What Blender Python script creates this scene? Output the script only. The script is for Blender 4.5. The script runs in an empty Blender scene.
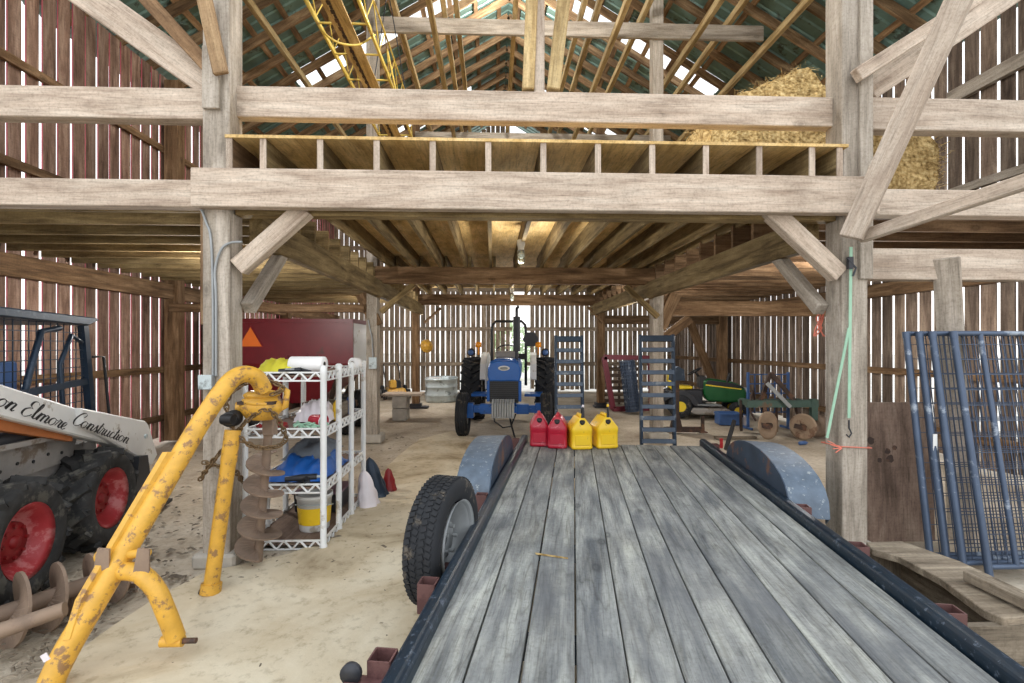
import bpy, math, random
from mathutils import Vector, Matrix, noise
random.seed(7)
R = math.radians
SC = bpy.context.scene
COL = SC.collection
# ---------------------------------------------------------------- camera
YAW = R(2.2); FPX = 500.0; CH = 1.6; HOR = 345.0
cam = bpy.data.objects.new('camera', bpy.data.cameras.new('camera'))
COL.objects.link(cam)
cam.location = (0, 0, CH); cam.rotation_euler = (R(90), 0, -YAW)
cam.data.sensor_width = 36; cam.data.lens = FPX / 1024 * 36
cam.data.shift_y = (HOR - 341.5) / 1024
cam.data.clip_start = .05; cam.data.clip_end = 300
SC.camera = cam
cs, sn = math.cos(YAW), math.sin(YAW)
def ray(u, v):
    a = (u - 512) / FPX
    return Vector((a * cs + sn, cs - a * sn, -(v - HOR) / FPX))
def P(u, v, Y):                       # world point seen at a pixel on the plane y = Y
    d = ray(u, v); k = Y / d.y
    return Vector((d.x * k, Y, CH + d.z * k))
def G(u, v, z=0.0):                   # world point seen at a pixel on the plane z
    d = ray(u, v); k = (z - CH) / d.z
    return Vector((d.x * k, d.y * k, z))
# ---------------------------------------------------------------- objects
def tag(o, label=None, cat=None, group=None, kind=None):
    if label: o['label'] = label
    if cat: o['category'] = cat
    if group: o['group'] = group
    if kind: o['kind'] = kind
    return o
def thing(name, label, cat, loc=(0, 0, 0), rz=0, group=None):
    o = bpy.data.objects.new(name, None); COL.objects.link(o)
    o.empty_display_size = .1
    o.location = loc; o.rotation_euler = (0, 0, rz)
    return tag(o, label, cat, group)
def dup(root, loc=None, rz=None, label=None, group=None):
    r = root.copy(); COL.objects.link(r)
    if loc is not None: r.location = loc
    if rz is not None: r.rotation_euler = (0, 0, rz)
    if label: r['label'] = label
    if group: r['group'] = group
    for ch in list(root.children):
        c = ch.copy(); COL.objects.link(c); c.parent = r
        for g in list(ch.children):
            d = g.copy(); COL.objects.link(d); d.parent = c
    return r
def frame_of(p0, p1, up=(0, 0, 1)):
    p0, p1 = Vector(p0), Vector(p1)
    y = (p1 - p0).normalized(); u = Vector(up)
    if abs(y.dot(u)) > .995: u = Vector((0, 1, 0)) if abs(y.y) < .9 else Vector((1, 0, 0))
    x = y.cross(u).normalized(); z = x.cross(y)
    return Matrix((x, y, z)).transposed()
class MB:
    def __init__(s): s.v = []; s.f = []; s.mi = []; s.sm = []; s.g = []; s.t = []
    def add(s, vs, fs, mi=0, sm=False, gr=None, tone=None):
        b = len(s.v); vs = [Vector(p) for p in vs]
        s.v += vs; s.g += gr if gr else vs
        s.t += [random.random() if tone is None else tone] * len(vs)
        for k, f in enumerate(fs):
            s.f.append([b + i for i in f]); s.mi.append(mi[k] if isinstance(mi, list) else mi); s.sm.append(sm)
        return s
    def box(s, c, d, rot=None, mi=0, tone=None, taper=None):
        c = Vector(c); dx, dy, dz = [q / 2 for q in d]
        L = [(-dx, -dy, -dz), (dx, -dy, -dz), (dx, dy, -dz), (-dx, dy, -dz), (-dx, -dy, dz), (dx, -dy, dz), (dx, dy, dz), (-dx, dy, dz)]
        if taper: L = [(x * (taper if z > 0 else 1), y * (taper if z > 0 else 1), z) for x, y, z in L]
        ax = max(range(3), key=lambda i: d[i]); off = Vector((random.uniform(0, 50), random.uniform(0, 9), random.uniform(0, 9)))
        od = [ax, (ax + 1) % 3, (ax + 2) % 3]
        gr = [Vector([p[i] for i in od]) + off for p in L]
        vs = [c + (rot @ Vector(p) if rot else Vector(p)) for p in L]
        return s.add(vs, [(0, 3, 2, 1), (4, 5, 6, 7), (0, 1, 5, 4), (1, 2, 6, 5), (2, 3, 7, 6), (3, 0, 4, 7)], mi, False, gr, tone)
    def beam(s, p0, p1, w, h, up=(0, 0, 1), mi=0, tone=None):
        p0, p1 = Vector(p0), Vector(p1)
        return s.box((p0 + p1) / 2, (w, (p1 - p0).length, h), frame_of(p0, p1, up), mi, tone)
    def tube(s, pts, r, n=10, mi=0, closed=False):
        pts = [Vector(p) for p in pts]; N = len(pts); vs = []; fs = []
        rr = r if isinstance(r, (list, tuple)) else [r] * N
        px = None
        for i, p in enumerate(pts):
            a = pts[i - 1] if (i or closed) else p; b = pts[(i + 1) % N] if (i < N - 1 or closed) else p
            t = (b - a).normalized()
            if px is None:
                px = t.orthogonal().normalized()
            else:
                px = (px - t * px.dot(t))
                px = px.normalized() if px.length > 1e-6 else t.orthogonal().normalized()
            py = t.cross(px)
            for k in range(n):
                an = 2 * math.pi * k / n
                vs.append(p + (px * math.cos(an) + py * math.sin(an)) * rr[i])
        for i in range(N if closed else N - 1):
            j = (i + 1) % N
            for k in range(n):
                fs.append((i * n + k, i * n + (k + 1) % n, j * n + (k + 1) % n, j * n + k))
        s.add(vs, fs, mi, True)
        if not closed:
            s.add([vs[k] for k in range(n)], [tuple(range(n - 1, -1, -1))], mi)
            s.add([vs[(N - 1) * n + k] for k in range(n)], [tuple(range(n))], mi)
        return s
    def cyl(s, p0, p1, r, r2=None, n=18, mi=0):
        return s.tube([p0, p1], [r, r if r2 is None else r2], n, mi)
    def lathe(s, prof, o=(0, 0, 0), axis=(0, 0, 1), n=28, mi=0, sm=True, caps=True):
        M = frame_of((0, 0, 0), axis); o = Vector(o); vs = []; fs = []
        for r, h in prof:
            for k in range(n):
                a = 2 * math.pi * k / n
                vs.append(o + M @ Vector((r * math.cos(a), h, r * math.sin(a))))
        for i in range(len(prof) - 1):
            for k in range(n):
                fs.append((i * n + k, (i + 1) * n + k, (i + 1) * n + (k + 1) % n, i * n + (k + 1) % n))
        s.add(vs, fs, mi, sm)
        if caps:
            if prof[0][0] > 1e-4: s.add(vs[:n], [tuple(range(n))], mi)
            if prof[-1][0] > 1e-4: s.add(vs[-n:], [tuple(range(n - 1, -1, -1))], mi)
        return s
    def prism(s, poly, o=(0, 0, 0), ex=(1, 0, 0), ey=(0, 0, 1), th=.02, mi=0, sm=False):   # polygon in the ex,ey plane, thickened about its plane
        ex, ey, o = Vector(ex), Vector(ey), Vector(o); nz = ex.cross(ey).normalized(); n = len(poly)
        vs = [o + ex * x + ey * y - nz * th / 2 for x, y in poly] + [o + ex * x + ey * y + nz * th / 2 for x, y in poly]
        fs = [tuple(range(n - 1, -1, -1)), tuple(range(n, 2 * n))] + [(i, (i + 1) % n, n + (i + 1) % n, n + i) for i in range(n)]
        return s.add(vs, fs, mi, sm)
    def ball(s, c, r, sc=(1, 1, 1), n=16, m=10, mi=0):
        c = Vector(c); vs = []; fs = []
        for i in range(m + 1):
            th = math.pi * i / m
            for k in range(n):
                a = 2 * math.pi * k / n
                vs.append(c + Vector((r * sc[0] * math.sin(th) * math.cos(a), r * sc[1] * math.sin(th) * math.sin(a), r * sc[2] * math.cos(th))))
        for i in range(m):
            for k in range(n): fs.append((i * n + k, (i + 1) * n + k, (i + 1) * n + (k + 1) % n, i * n + (k + 1) % n))
        return s.add(vs, fs, mi, True)
    def torus(s, c, axis, Rr, r, n=24, m=8, mi=0):
        M = frame_of((0, 0, 0), axis)
        pts = [Vector(c) + M @ Vector((Rr * math.cos(2 * math.pi * k / n), 0, Rr * math.sin(2 * math.pi * k / n))) for k in range(n)]
        return s.tube(pts, r, m, mi, closed=True)
    def helix(s, p0, p1, r0, r1, turns, steps=20, th=.012, mi=0, ph=0, taper=None):   # auger flighting
        p0, p1 = Vector(p0), Vector(p1); M = frame_of(p0, p1); L = (p1 - p0).length; N = int(turns * steps); vs = []; fs = []
        for i in range(N + 1):
            t = i / N; a = ph + 2 * math.pi * turns * t
            d = M @ Vector((math.cos(a), 0, math.sin(a))); c = p0 + (p1 - p0) * t; ax = M @ Vector((0, 1, 0))
            ro = r1 if not taper else r1 * (taper[0] + (taper[1] - taper[0]) * t)
            vs += [c + d * r0 - ax * th / 2, c + d * ro - ax * th / 2, c + d * ro + ax * th / 2, c + d * r0 + ax * th / 2]
        for i in range(N):
            b = i * 4
            for k in range(4): fs.append((b + k, b + (k + 1) % 4, b + 4 + (k + 1) % 4, b + 4 + k))
        fs.append((0, 1, 2, 3)); fs.append((N * 4 + 3, N * 4 + 2, N * 4 + 1, N * 4))
        return s.add(vs, fs, mi, False)
    def grid(s, fn, nu, nv, mi=0, sm=True):         # fn(i/nu, j/nv) -> point
        vs = [fn(i / nu, j / nv) for i in range(nu + 1) for j in range(nv + 1)]
        fs = [(i * (nv + 1) + j, (i + 1) * (nv + 1) + j, (i + 1) * (nv + 1) + j + 1, i * (nv + 1) + j + 1) for i in range(nu) for j in range(nv)]
        return s.add(vs, fs, mi, sm)
    def build(s, name, mat, parent=None, bevel=0, seg=1):
        me = bpy.data.meshes.new(name)
        me.from_pydata([tuple(p) for p in s.v], [], s.f)
        for m in (mat if isinstance(mat, (list, tuple)) else [mat]): me.materials.append(m)
        me.polygons.foreach_set('material_index', s.mi)
        me.polygons.foreach_set('use_smooth', s.sm)
        g = me.attributes.new('gr', 'FLOAT_VECTOR', 'POINT'); g.data.foreach_set('vector', [c for p in s.g for c in p])
        t = me.attributes.new('tone', 'FLOAT', 'POINT'); t.data.foreach_set('value', s.t)
        me.update()
        o = bpy.data.objects.new(name, me); COL.objects.link(o)
        if parent: o.parent = parent
        if bevel:
            b = o.modifiers.new('bevel', 'BEVEL'); b.width = bevel; b.segments = seg; b.limit_method = 'ANGLE'; b.angle_limit = R(40)
        return o
def text_mesh(body, name, mat, parent, M, size, shear=0, extrude=.001, spacing=1.0, ax='LEFT'):
    cu = bpy.data.curves.new(name, 'FONT'); cu.body = body; cu.size = size; cu.shear = shear; cu.extrude = extrude
    cu.space_character = spacing; cu.align_x = ax; cu.resolution_u = 4
    ob = bpy.data.objects.new(name, cu); COL.objects.link(ob)
    bpy.context.view_layer.update()
    me = bpy.data.meshes.new_from_object(ob.evaluated_get(bpy.context.evaluated_depsgraph_get()))
    bpy.data.objects.remove(ob); me.materials.clear(); me.materials.append(mat); me.name = name
    o = bpy.data.objects.new(name, me); COL.objects.link(o); o.parent = parent; o.matrix_local = M
    return o
# ---------------------------------------------------------------- materials
class NT:
    def __init__(s, name):
        s.m = bpy.data.materials.new(name); s.m.use_nodes = True; s.t = s.m.node_tree
        s.b = s.t.nodes['Principled BSDF']
    def n(s, typ, **kw):
        nd = s.t.nodes.new(typ)
        for k, v in kw.items():
            if hasattr(nd, k): setattr(nd, k, v)
            else: nd.inputs[k].default_value = v
        return nd
    def l(s, a, b): s.t.links.new(a, b)
    def ramp(s, fac, stops):
        r = s.t.nodes.new('ShaderNodeValToRGB'); e = r.color_ramp.elements
        while len(e) < len(stops): e.new(.5)
        for el, (p, c) in zip(e, stops): el.position = p; el.color = (*c, 1) if len(c) == 3 else c
        s.l(fac, r.inputs[0]); return r.outputs[0]
    def mix(s, fac, a, b, mode='MIX'):
        m = s.t.nodes.new('ShaderNodeMix'); m.data_type = 'RGBA'; m.blend_type = mode
        for v, i in ((fac, 0), (a, 6), (b, 7)):
            if hasattr(v, 'links'): s.l(v, m.inputs[i])
            else: m.inputs[i].default_value = v if i == 0 else (*v, 1)
        return m.outputs[2]
    def bump(s, h, st=.3, d=.01):
        b = s.n('ShaderNodeBump'); b.inputs['Strength'].default_value = st; b.inputs['Distance'].default_value = d
        s.l(h, b.inputs['Height']); s.l(b.outputs[0], s.b.inputs['Normal'])
def srgb(r, g, b):
    f = lambda c: (c / 255 / 12.92) if c <= 10 else ((c / 255 + .055) / 1.055) ** 2.4
    return (f(r), f(g), f(b))
def wood(name, dark, mid, light, knots=.6, fine=1.0, bump=.35, rough=.85, stain=None, tonevar=.35, grain=.4, rings=7, saw=.2):
    k = NT(name)
    at = k.n('ShaderNodeAttribute', attribute_name='gr'); tn = k.n('ShaderNodeAttribute', attribute_name='tone')
    def mapped(sx, sy):
        mp = k.n('ShaderNodeMapping'); mp.inputs['Scale'].default_value = (sx, sy, sy); k.l(at.outputs['Vector'], mp.inputs[0]); return mp.outputs[0]
    n1 = k.n('ShaderNodeTexNoise', Scale=1.4, Detail=6, Roughness=.6, Distortion=.5); k.l(mapped(1.0, 9 * fine), n1.inputs['Vector'])
    n2 = k.n('ShaderNodeTexNoise', Scale=2.0, Detail=5, Roughness=.65); k.l(mapped(3.0, 85 * fine), n2.inputs['Vector'])
    n3 = k.n('ShaderNodeTexNoise', Scale=1.5, Detail=6, Roughness=.7); k.l(at.outputs['Vector'], n3.inputs['Vector'])
    n5 = k.n('ShaderNodeTexNoise', Scale=55, Detail=3, Roughness=.7); k.l(at.outputs['Vector'], n5.inputs['Vector'])
    n6 = k.n('ShaderNodeTexNoise', Scale=1.0, Detail=3, Roughness=.5, Distortion=.3); k.l(mapped(.55, 6.5 * fine), n6.inputs['Vector'])
    n7 = k.n('ShaderNodeTexNoise', Scale=1.0, Detail=2, Roughness=.5); k.l(mapped(75, 5), n7.inputs['Vector'])
    c = k.ramp(n1.outputs[0], [(.3, dark), (.5, mid), (.7, light)])
    mu = k.n('ShaderNodeMath', operation='MULTIPLY'); k.l(n6.outputs[0], mu.inputs[0]); mu.inputs[1].default_value = rings * 2
    fr = k.n('ShaderNodeMath', operation='PINGPONG'); k.l(mu.outputs[0], fr.inputs[0]); fr.inputs[1].default_value = 1
    gl = k.ramp(fr.outputs[0], [(0, (.5, .48, .46)), (.22, (.9, .9, .9)), (.7, (1.04, 1.04, 1.04))])
    c = k.mix(grain, c, gl, 'MULTIPLY')
    fl = k.ramp(n2.outputs[0], [(.3, (.4, .4, .4)), (.46, (.92, .92, .92)), (.7, (1.12, 1.12, 1.12))])
    c = k.mix(.7, c, fl, 'MULTIPLY')
    bl = k.ramp(n3.outputs[0], [(.3, (.62, .6, .58)), (.52, (1, 1, 1)), (.75, (1.12, 1.12, 1.12))])
    c = k.mix(.7, c, bl, 'MULTIPLY')
    sp = k.ramp(n5.outputs[0], [(.32, (.6, .58, .56)), (.5, (1, 1, 1)), (.7, (1.1, 1.1, 1.1))])
    c = k.mix(.5, c, sp, 'MULTIPLY')
    sw = k.ramp(n7.outputs[0], [(.35, (.72, .72, .72)), (.6, (1.05, 1.05, 1.05))]); c = k.mix(saw, c, sw, 'MULTIPLY')
    tv = k.ramp(tn.outputs['Fac'], [(0, (1 - tonevar,) * 3), (.5, (1, 1, 1)), (1, (1 + tonevar * .6, 1 + tonevar * .5, 1 + tonevar * .4))])
    c = k.mix(1, c, tv, 'MULTIPLY')
    if knots:
        vo = k.n('ShaderNodeTexVoronoi', Scale=1.0); k.l(mapped(3.2, 5.5), vo.inputs['Vector'])
        kf = k.ramp(vo.outputs['Distance'], [(.05, (knots,) * 3), (.11, (knots * .35,) * 3), (.13, (knots * .8,) * 3), (.2, (knots * .15,) * 3), (.26, (0, 0, 0))])
        kf = k.mix(1, kf, k.ramp(vo.outputs['Color'], [(.62, (0, 0, 0)), (.68, (1, 1, 1))]), 'MULTIPLY')
        c = k.mix(kf, c, tuple(q * .4 for q in dark))
    if stain:
        n4 = k.n('ShaderNodeTexNoise', Scale=1.3, Detail=6, Roughness=.65); k.l(at.outputs['Vector'], n4.inputs['Vector'])
        sf = k.ramp(n4.outputs[0], [(.48, (0, 0, 0)), (.68, (.75, .75, .75))]); c = k.mix(sf, c, stain)
    k.l(c, k.b.inputs['Base Color']); k.b.inputs['Roughness'].default_value = rough
    k.b.inputs['Specular IOR Level'].default_value = .25
    k.bump(n2.outputs[0], bump, .004)
    return k.m
def plain(name, col, rough=.5, metal=0, var=.18, scale=6, dirt=None, dirt_amt=.5, bump=0, spec=.5, dscale=3):
    k = NT(name); tc = k.n('ShaderNodeTexCoord')
    n = k.n('ShaderNodeTexNoise', Scale=scale, Detail=5, Roughness=.6); k.l(tc.outputs['Object'], n.inputs['Vector'])
    f = k.ramp(n.outputs[0], [(.3, (1 - var,) * 3), (.7, (1 + var * .6,) * 3)])
    c = k.mix(1, col, f, 'MULTIPLY')
    if dirt:
        n2 = k.n('ShaderNodeTexNoise', Scale=dscale, Detail=8, Roughness=.7); k.l(tc.outputs['Object'], n2.inputs['Vector'])
        p = .66 - dirt_amt * .28
        df = k.ramp(n2.outputs[0], [(p, (0, 0, 0)), (p + .06, (.9, .9, .9))]); c = k.mix(df, c, dirt)
    k.l(c, k.b.inputs['Base Color'])
    k.b.inputs['Roughness'].default_value = rough; k.b.inputs['Metallic'].default_value = metal
    k.b.inputs['Specular IOR Level'].default_value = spec
    if bump: k.bump(n.outputs[0], bump, .01)
    return k.m
M = {}
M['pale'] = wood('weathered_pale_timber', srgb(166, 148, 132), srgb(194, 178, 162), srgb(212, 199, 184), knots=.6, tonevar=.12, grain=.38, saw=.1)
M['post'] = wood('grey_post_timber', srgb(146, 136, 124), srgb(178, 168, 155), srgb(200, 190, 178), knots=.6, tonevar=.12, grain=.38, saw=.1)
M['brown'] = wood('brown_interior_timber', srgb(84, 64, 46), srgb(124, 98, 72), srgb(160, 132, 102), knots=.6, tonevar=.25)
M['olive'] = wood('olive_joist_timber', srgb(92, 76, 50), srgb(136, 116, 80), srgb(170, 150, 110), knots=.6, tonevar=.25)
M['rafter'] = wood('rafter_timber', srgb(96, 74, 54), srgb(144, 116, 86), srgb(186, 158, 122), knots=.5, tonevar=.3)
M['rail'] = wood('sawn_rail_timber', srgb(150, 124, 84), srgb(196, 170, 122), srgb(222, 200, 156), knots=.5, tonevar=.25)
M['wallL'] = wood('brown_wall_board', srgb(104, 80, 68), srgb(152, 124, 108), srgb(190, 164, 146), knots=.6, tonevar=.35)
M['wallB'] = wood('grey_wall_board', srgb(110, 96, 82), srgb(160, 144, 126), srgb(196, 182, 164), knots=.6, tonevar=.35)
M['wallR'] = wood('dark_wall_board', srgb(84, 72, 64), srgb(128, 112, 100), srgb(166, 150, 134), knots=.6, tonevar=.4)
M['deck'] = wood('trailer_deck_board', srgb(98, 102, 106), srgb(142, 145, 144), srgb(180, 183, 177), knots=.85, fine=.9, tonevar=.16, bump=.7, stain=srgb(98, 101, 106), grain=.6, rings=9, saw=.1)
M['ply'] = wood('plywood_sheathing', srgb(186, 152, 94), srgb(216, 184, 126), srgb(232, 204, 152), knots=.4, fine=.4, tonevar=.1)
M['plyd'] = wood('dark_plywood', srgb(98, 82, 72), srgb(130, 110, 98), srgb(152, 134, 120), knots=.2, fine=.5, tonevar=.1)
M['crate'] = wood('crate_timber', srgb(98, 88, 76), srgb(136, 125, 110), srgb(168, 157, 140), knots=.5, tonevar=.2)
M['rededge'] = plain('faded_red_paint', srgb(170, 84, 92), .8, var=.3)
M['trred'] = plain('old_barn_red_metal', srgb(112, 20, 32), .4, var=.15, dirt=srgb(70, 40, 36), dirt_amt=.2)
M['white'] = plain('white_enamel', srgb(226, 228, 228), .4, var=.06, dirt=srgb(170, 160, 145), dirt_amt=.3)
M['loader'] = plain('loader_white_paint', srgb(222, 222, 220), .4, var=.06, dirt=srgb(160, 150, 136), dirt_amt=.3, dscale=6)
M['loadgrey'] = plain('dusty_grey_steel', srgb(150, 146, 142), .6, var=.2, dirt=srgb(104, 90, 76), dirt_amt=.55)
M['navy'] = plain('dark_blue_black_steel', srgb(36, 52, 70), .45, .3, var=.25, dirt=srgb(74, 84, 96), dirt_amt=.35)
M['rust'] = plain('rusty_brown_steel', srgb(146, 126, 110), .75, .25, var=.3, dirt=srgb(150, 130, 112), dirt_amt=.5, bump=.3)
M['drust'] = plain('dark_rusted_steel', srgb(72, 58, 52), .7, .3, var=.3, dirt=srgb(110, 80, 62), dirt_amt=.45)
M['black'] = plain('black_plastic', srgb(26, 27, 30), .5, var=.2)
M['char'] = plain('charcoal_steel', srgb(48, 50, 56), .5, .2, var=.2)
M['tire'] = plain('black_rubber', srgb(40, 42, 46), .8, var=.25, dirt=srgb(92, 86, 78), dirt_amt=.35, dscale=7, spec=.3)
M['tiredust'] = plain('dusty_rubber', srgb(62, 62, 62), .85, var=.3, scale=14, dirt=srgb(96, 94, 88), dirt_amt=.42, dscale=7, spec=.2)
M['redrim'] = plain('faded_red_rim', srgb(176, 52, 58), .5, var=.2, dirt=srgb(196, 120, 120), dirt_amt=.5)
M['dred'] = plain('deep_red_hub', srgb(140, 26, 30), .5, var=.2, dirt=srgb(80, 30, 30), dirt_amt=.4)
M['yel'] = plain('worn_yellow_paint', srgb(214, 164, 62), .45, var=.2, scale=12, dirt=srgb(134, 100, 70), dirt_amt=.4, dscale=15)
M['yel2'] = plain('hay_elevator_yellow', srgb(208, 182, 88), .5, var=.15, dirt=srgb(120, 92, 40), dirt_amt=.4, dscale=4)
M['pyel'] = plain('yellow_plastic', srgb(240, 200, 40), .38, var=.06, dirt=srgb(176, 140, 60), dirt_amt=.2, dscale=16)
M['pred'] = plain('red_plastic', srgb(176, 26, 52), .38, var=.08, dirt=srgb(196, 90, 104), dirt_amt=.25, dscale=18)
M['tblue'] = plain('tractor_blue_paint', srgb(20, 88, 168), .3, var=.1, dirt=srgb(30, 60, 100), dirt_amt=.2)
M['grey'] = plain('grey_painted_steel', srgb(150, 154, 156), .45, .2, var=.15)
M['galv'] = plain('galvanised_steel', srgb(190, 202, 206), .42, .25, var=.15, dirt=srgb(120, 128, 128), dirt_amt=.4)
M['amber'] = plain('amber_lens', srgb(240, 150, 20), .25, var=.05)
M['lens'] = plain('glass_lens', srgb(210, 216, 220), .1, var=.05)
M['green'] = plain('lawn_tractor_green', srgb(24, 88, 44), .35, var=.12)
M['jyel'] = plain('yellow_seat_rim', srgb(226, 196, 40), .45, var=.08)
M['gsteel'] = plain('blue_grey_gate_tube', srgb(74, 88, 110), .42, .35, var=.15, dirt=srgb(150, 160, 172), dirt_amt=.35, dscale=5)
M['gwire'] = plain('blue_grey_wire', srgb(70, 82, 102), .45, .35, var=.15)
M['rampst'] = plain('ramp_steel', srgb(42, 58, 76), .5, .3, var=.2, dirt=srgb(120, 130, 140), dirt_amt=.3)
M['rampface'] = plain('worn_ramp_rung', srgb(84, 98, 116), .5, .3, var=.2, dirt=srgb(140, 146, 150), dirt_amt=.35)
M['fender'] = plain('fender_blue_steel', srgb(92, 106, 122), .6, 0, var=.25, scale=14, dirt=srgb(150, 158, 162), dirt_amt=.3, dscale=24)
M['railst'] = plain('black_rail_paint', srgb(18, 38, 54), .4, .2, var=.3, scale=12, dirt=srgb(84, 96, 112), dirt_amt=.3, dscale=30)
M['fendin'] = plain('rusty_fender_side', srgb(50, 66, 86), .55, .2, var=.3, dirt=srgb(116, 82, 64), dirt_amt=.36, dscale=3.5)
M['pocket'] = plain('maroon_primer_steel', srgb(104, 72, 70), .6, .1, var=.25, dirt=srgb(80, 50, 50), dirt_amt=.4)
M['conc'] = plain('old_concrete', srgb(176, 170, 160), .9, var=.18, scale=9, bump=.3)
M['blacktext'] = plain('black_lettering', srgb(24, 24, 28), .5, var=0)
M['orange'] = plain('safety_orange', srgb(240, 120, 40), .4, var=.05)
M['rededg2'] = plain('reflective_red', srgb(170, 36, 40), .4, var=.05)
M['orangest'] = plain('faded_orange_paint', srgb(176, 104, 54), .5, var=.2, dirt=srgb(110, 80, 60), dirt_amt=.3)
M['tarp'] = plain('blue_tarp', srgb(30, 92, 172), .45, var=.15)
M['gcloth'] = plain('grey_cloth', srgb(112, 120, 130), .8, var=.2)
M['ycloth'] = plain('yellow_green_cloth', srgb(214, 206, 60), .8, var=.12)
M['bag'] = plain('white_plastic_bag', srgb(232, 226, 232), .35, var=.08)
M['paper'] = plain('white_paper', srgb(240, 240, 240), .8, var=.03)
M['mint'] = plain('mint_green_webbing', srgb(150, 190, 165), .7, var=.15)
M['pink'] = plain('orange_pink_twine', srgb(226, 130, 110), .8, var=.1)
M['chain'] = plain('rusty_chain', srgb(122, 100, 72), .6, .5, var=.3)
M['bluep'] = plain('blue_plastic', srgb(70, 104, 158), .4, var=.15)
M['purple'] = plain('dusty_purple_plastic', srgb(112, 84, 98), .5, var=.1)
M['maroon'] = plain('maroon_frame_steel', srgb(112, 36, 52), .5, .1, var=.2)
M['teal'] = plain('grey_green_implement', srgb(74, 98, 90), .55, .2, var=.25, dirt=srgb(110, 86, 66), dirt_amt=.45)
M['disc'] = plain('tan_rusty_disc', srgb(168, 146, 124), .6, .3, var=.2, dirt=srgb(120, 90, 70), dirt_amt=.4)
M['leaf'] = plain('washed_out_leaves', srgb(205, 225, 185), .7, var=.4, scale=2)  # leaf green paled to carry the washed-out glare of outdoors
def hay_mat():
    k = NT('dry_hay'); tn = k.n('ShaderNodeAttribute', attribute_name='tone'); tc = k.n('ShaderNodeTexCoord')
    n = k.n('ShaderNodeTexNoise', Scale=30, Detail=6); k.l(tc.outputs['Object'], n.inputs['Vector'])
    c = k.ramp(n.outputs[0], [(.3, srgb(116, 96, 62)), (.5, srgb(186, 162, 116)), (.7, srgb(222, 204, 160))])
    t = k.ramp(tn.outputs['Fac'], [(0, (.65, .6, .5)), (1, (1.2, 1.15, 1.05))])
    k.l(k.mix(1, c, t, 'MULTIPLY'), k.b.inputs['Base Color']); k.b.inputs['Roughness'].default_value = .9
    k.b.inputs['Specular IOR Level'].default_value = .1; k.bump(n.outputs[0], .8, .02); return k.m
M['hay'] = hay_mat()
def ground_mat():
    k = NT('packed_dirt_floor'); tc = k.n('ShaderNodeTexCoord')
    n = k.n('ShaderNodeTexNoise', Scale=.7, Detail=9, Roughness=.65, Distortion=.4); k.l(tc.outputs['Object'], n.inputs['Vector'])
    f = k.n('ShaderNodeTexNoise', Scale=22, Detail=6, Roughness=.7); k.l(tc.outputs['Object'], f.inputs['Vector'])
    c = k.ramp(n.outputs[0], [(.3, srgb(140, 126, 110)), (.5, srgb(184, 172, 154)), (.66, srgb(208, 198, 182))])
    g = k.ramp(f.outputs[0], [(.3, (.6, .58, .55)), (.5, (1, 1, 1)), (.72, (1.15, 1.15, 1.15))])
    c = k.mix(.7, c, g, 'MULTIPLY')
    v = k.n('ShaderNodeTexVoronoi', Scale=36.0); k.l(tc.outputs['Object'], v.inputs['Vector'])
    s = k.ramp(v.outputs['Distance'], [(.08, (.25, .25, .25)), (.16, (0, 0, 0))]); c = k.mix(s, c, srgb(80, 66, 52))
    k.l(c, k.b.inputs['Base Color']); k.b.inputs['Roughness'].default_value = .95; k.b.inputs['Specular IOR Level'].default_value = .15
    k.bump(f.outputs[0], .6, .03); return k.m
M['dirt'] = ground_mat()
def slab_mat():
    k = NT('dusty_concrete_slab'); tc = k.n('ShaderNodeTexCoord')
    n = k.n('ShaderNodeTexNoise', Scale=1.1, Detail=9, Roughness=.62, Distortion=.6); k.l(tc.outputs['Object'], n.inputs['Vector'])
    f = k.n('ShaderNodeTexNoise', Scale=14, Detail=8, Roughness=.7); k.l(tc.outputs['Object'], f.inputs['Vector'])
    c = k.ramp(n.outputs[0], [(.32, srgb(146, 130, 104)), (.46, srgb(196, 182, 156)), (.64, srgb(216, 206, 184))])
    g = k.ramp(f.outputs[0], [(.32, (.5, .46, .4)), (.47, (1, 1, 1)), (.75, (1.06, 1.06, 1.06))])
    c = k.mix(.6, c, g, 'MULTIPLY')
    k.l(c, k.b.inputs['Base Color']); k.b.inputs['Roughness'].default_value = .95; k.b.inputs['Specular IOR Level'].default_value = .15
    k.bump(f.outputs[0], .25, .015); return k.m
M['slab'] = slab_mat()
def sheet_mat():
    k = plain('dark_green_roof_metal', srgb(118, 148, 140), .42, .25, var=.25, scale=3, dirt=srgb(70, 74, 66), dirt_amt=.4); return k
M['roof'] = sheet_mat()
def sky_panel():
    k = NT('translucent_roof_panel'); t = k.n('ShaderNodeBsdfTranslucent'); t.inputs[0].default_value = (.95, .95, .9, 1)
    tr = k.n('ShaderNodeBsdfTransparent'); mx = k.n('ShaderNodeMixShader'); mx.inputs[0].default_value = .55
    k.l(t.outputs[0], mx.inputs[1]); k.l(tr.outputs[0], mx.inputs[2]); k.l(mx.outputs[0], k.t.nodes['Material Output'].inputs[0]); return k.m
M['skyl'] = sky_panel()
def grass_mat():
    return plain('blown_out_grass', srgb(226, 222, 214), .95, var=.3, scale=1.5, spec=.1)  # overexposed daylight put into the colour: grass made nearly white
M['grass'] = grass_mat()
def glass_mat():
    k = NT('clear_glass'); k.b.inputs['Base Color'].default_value = (.9, 1, .95, 1); k.b.inputs['Transmission Weight'].default_value = .9; k.b.inputs['Roughness'].default_value = .1; return k.m
M['glass'] = glass_mat()
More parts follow.
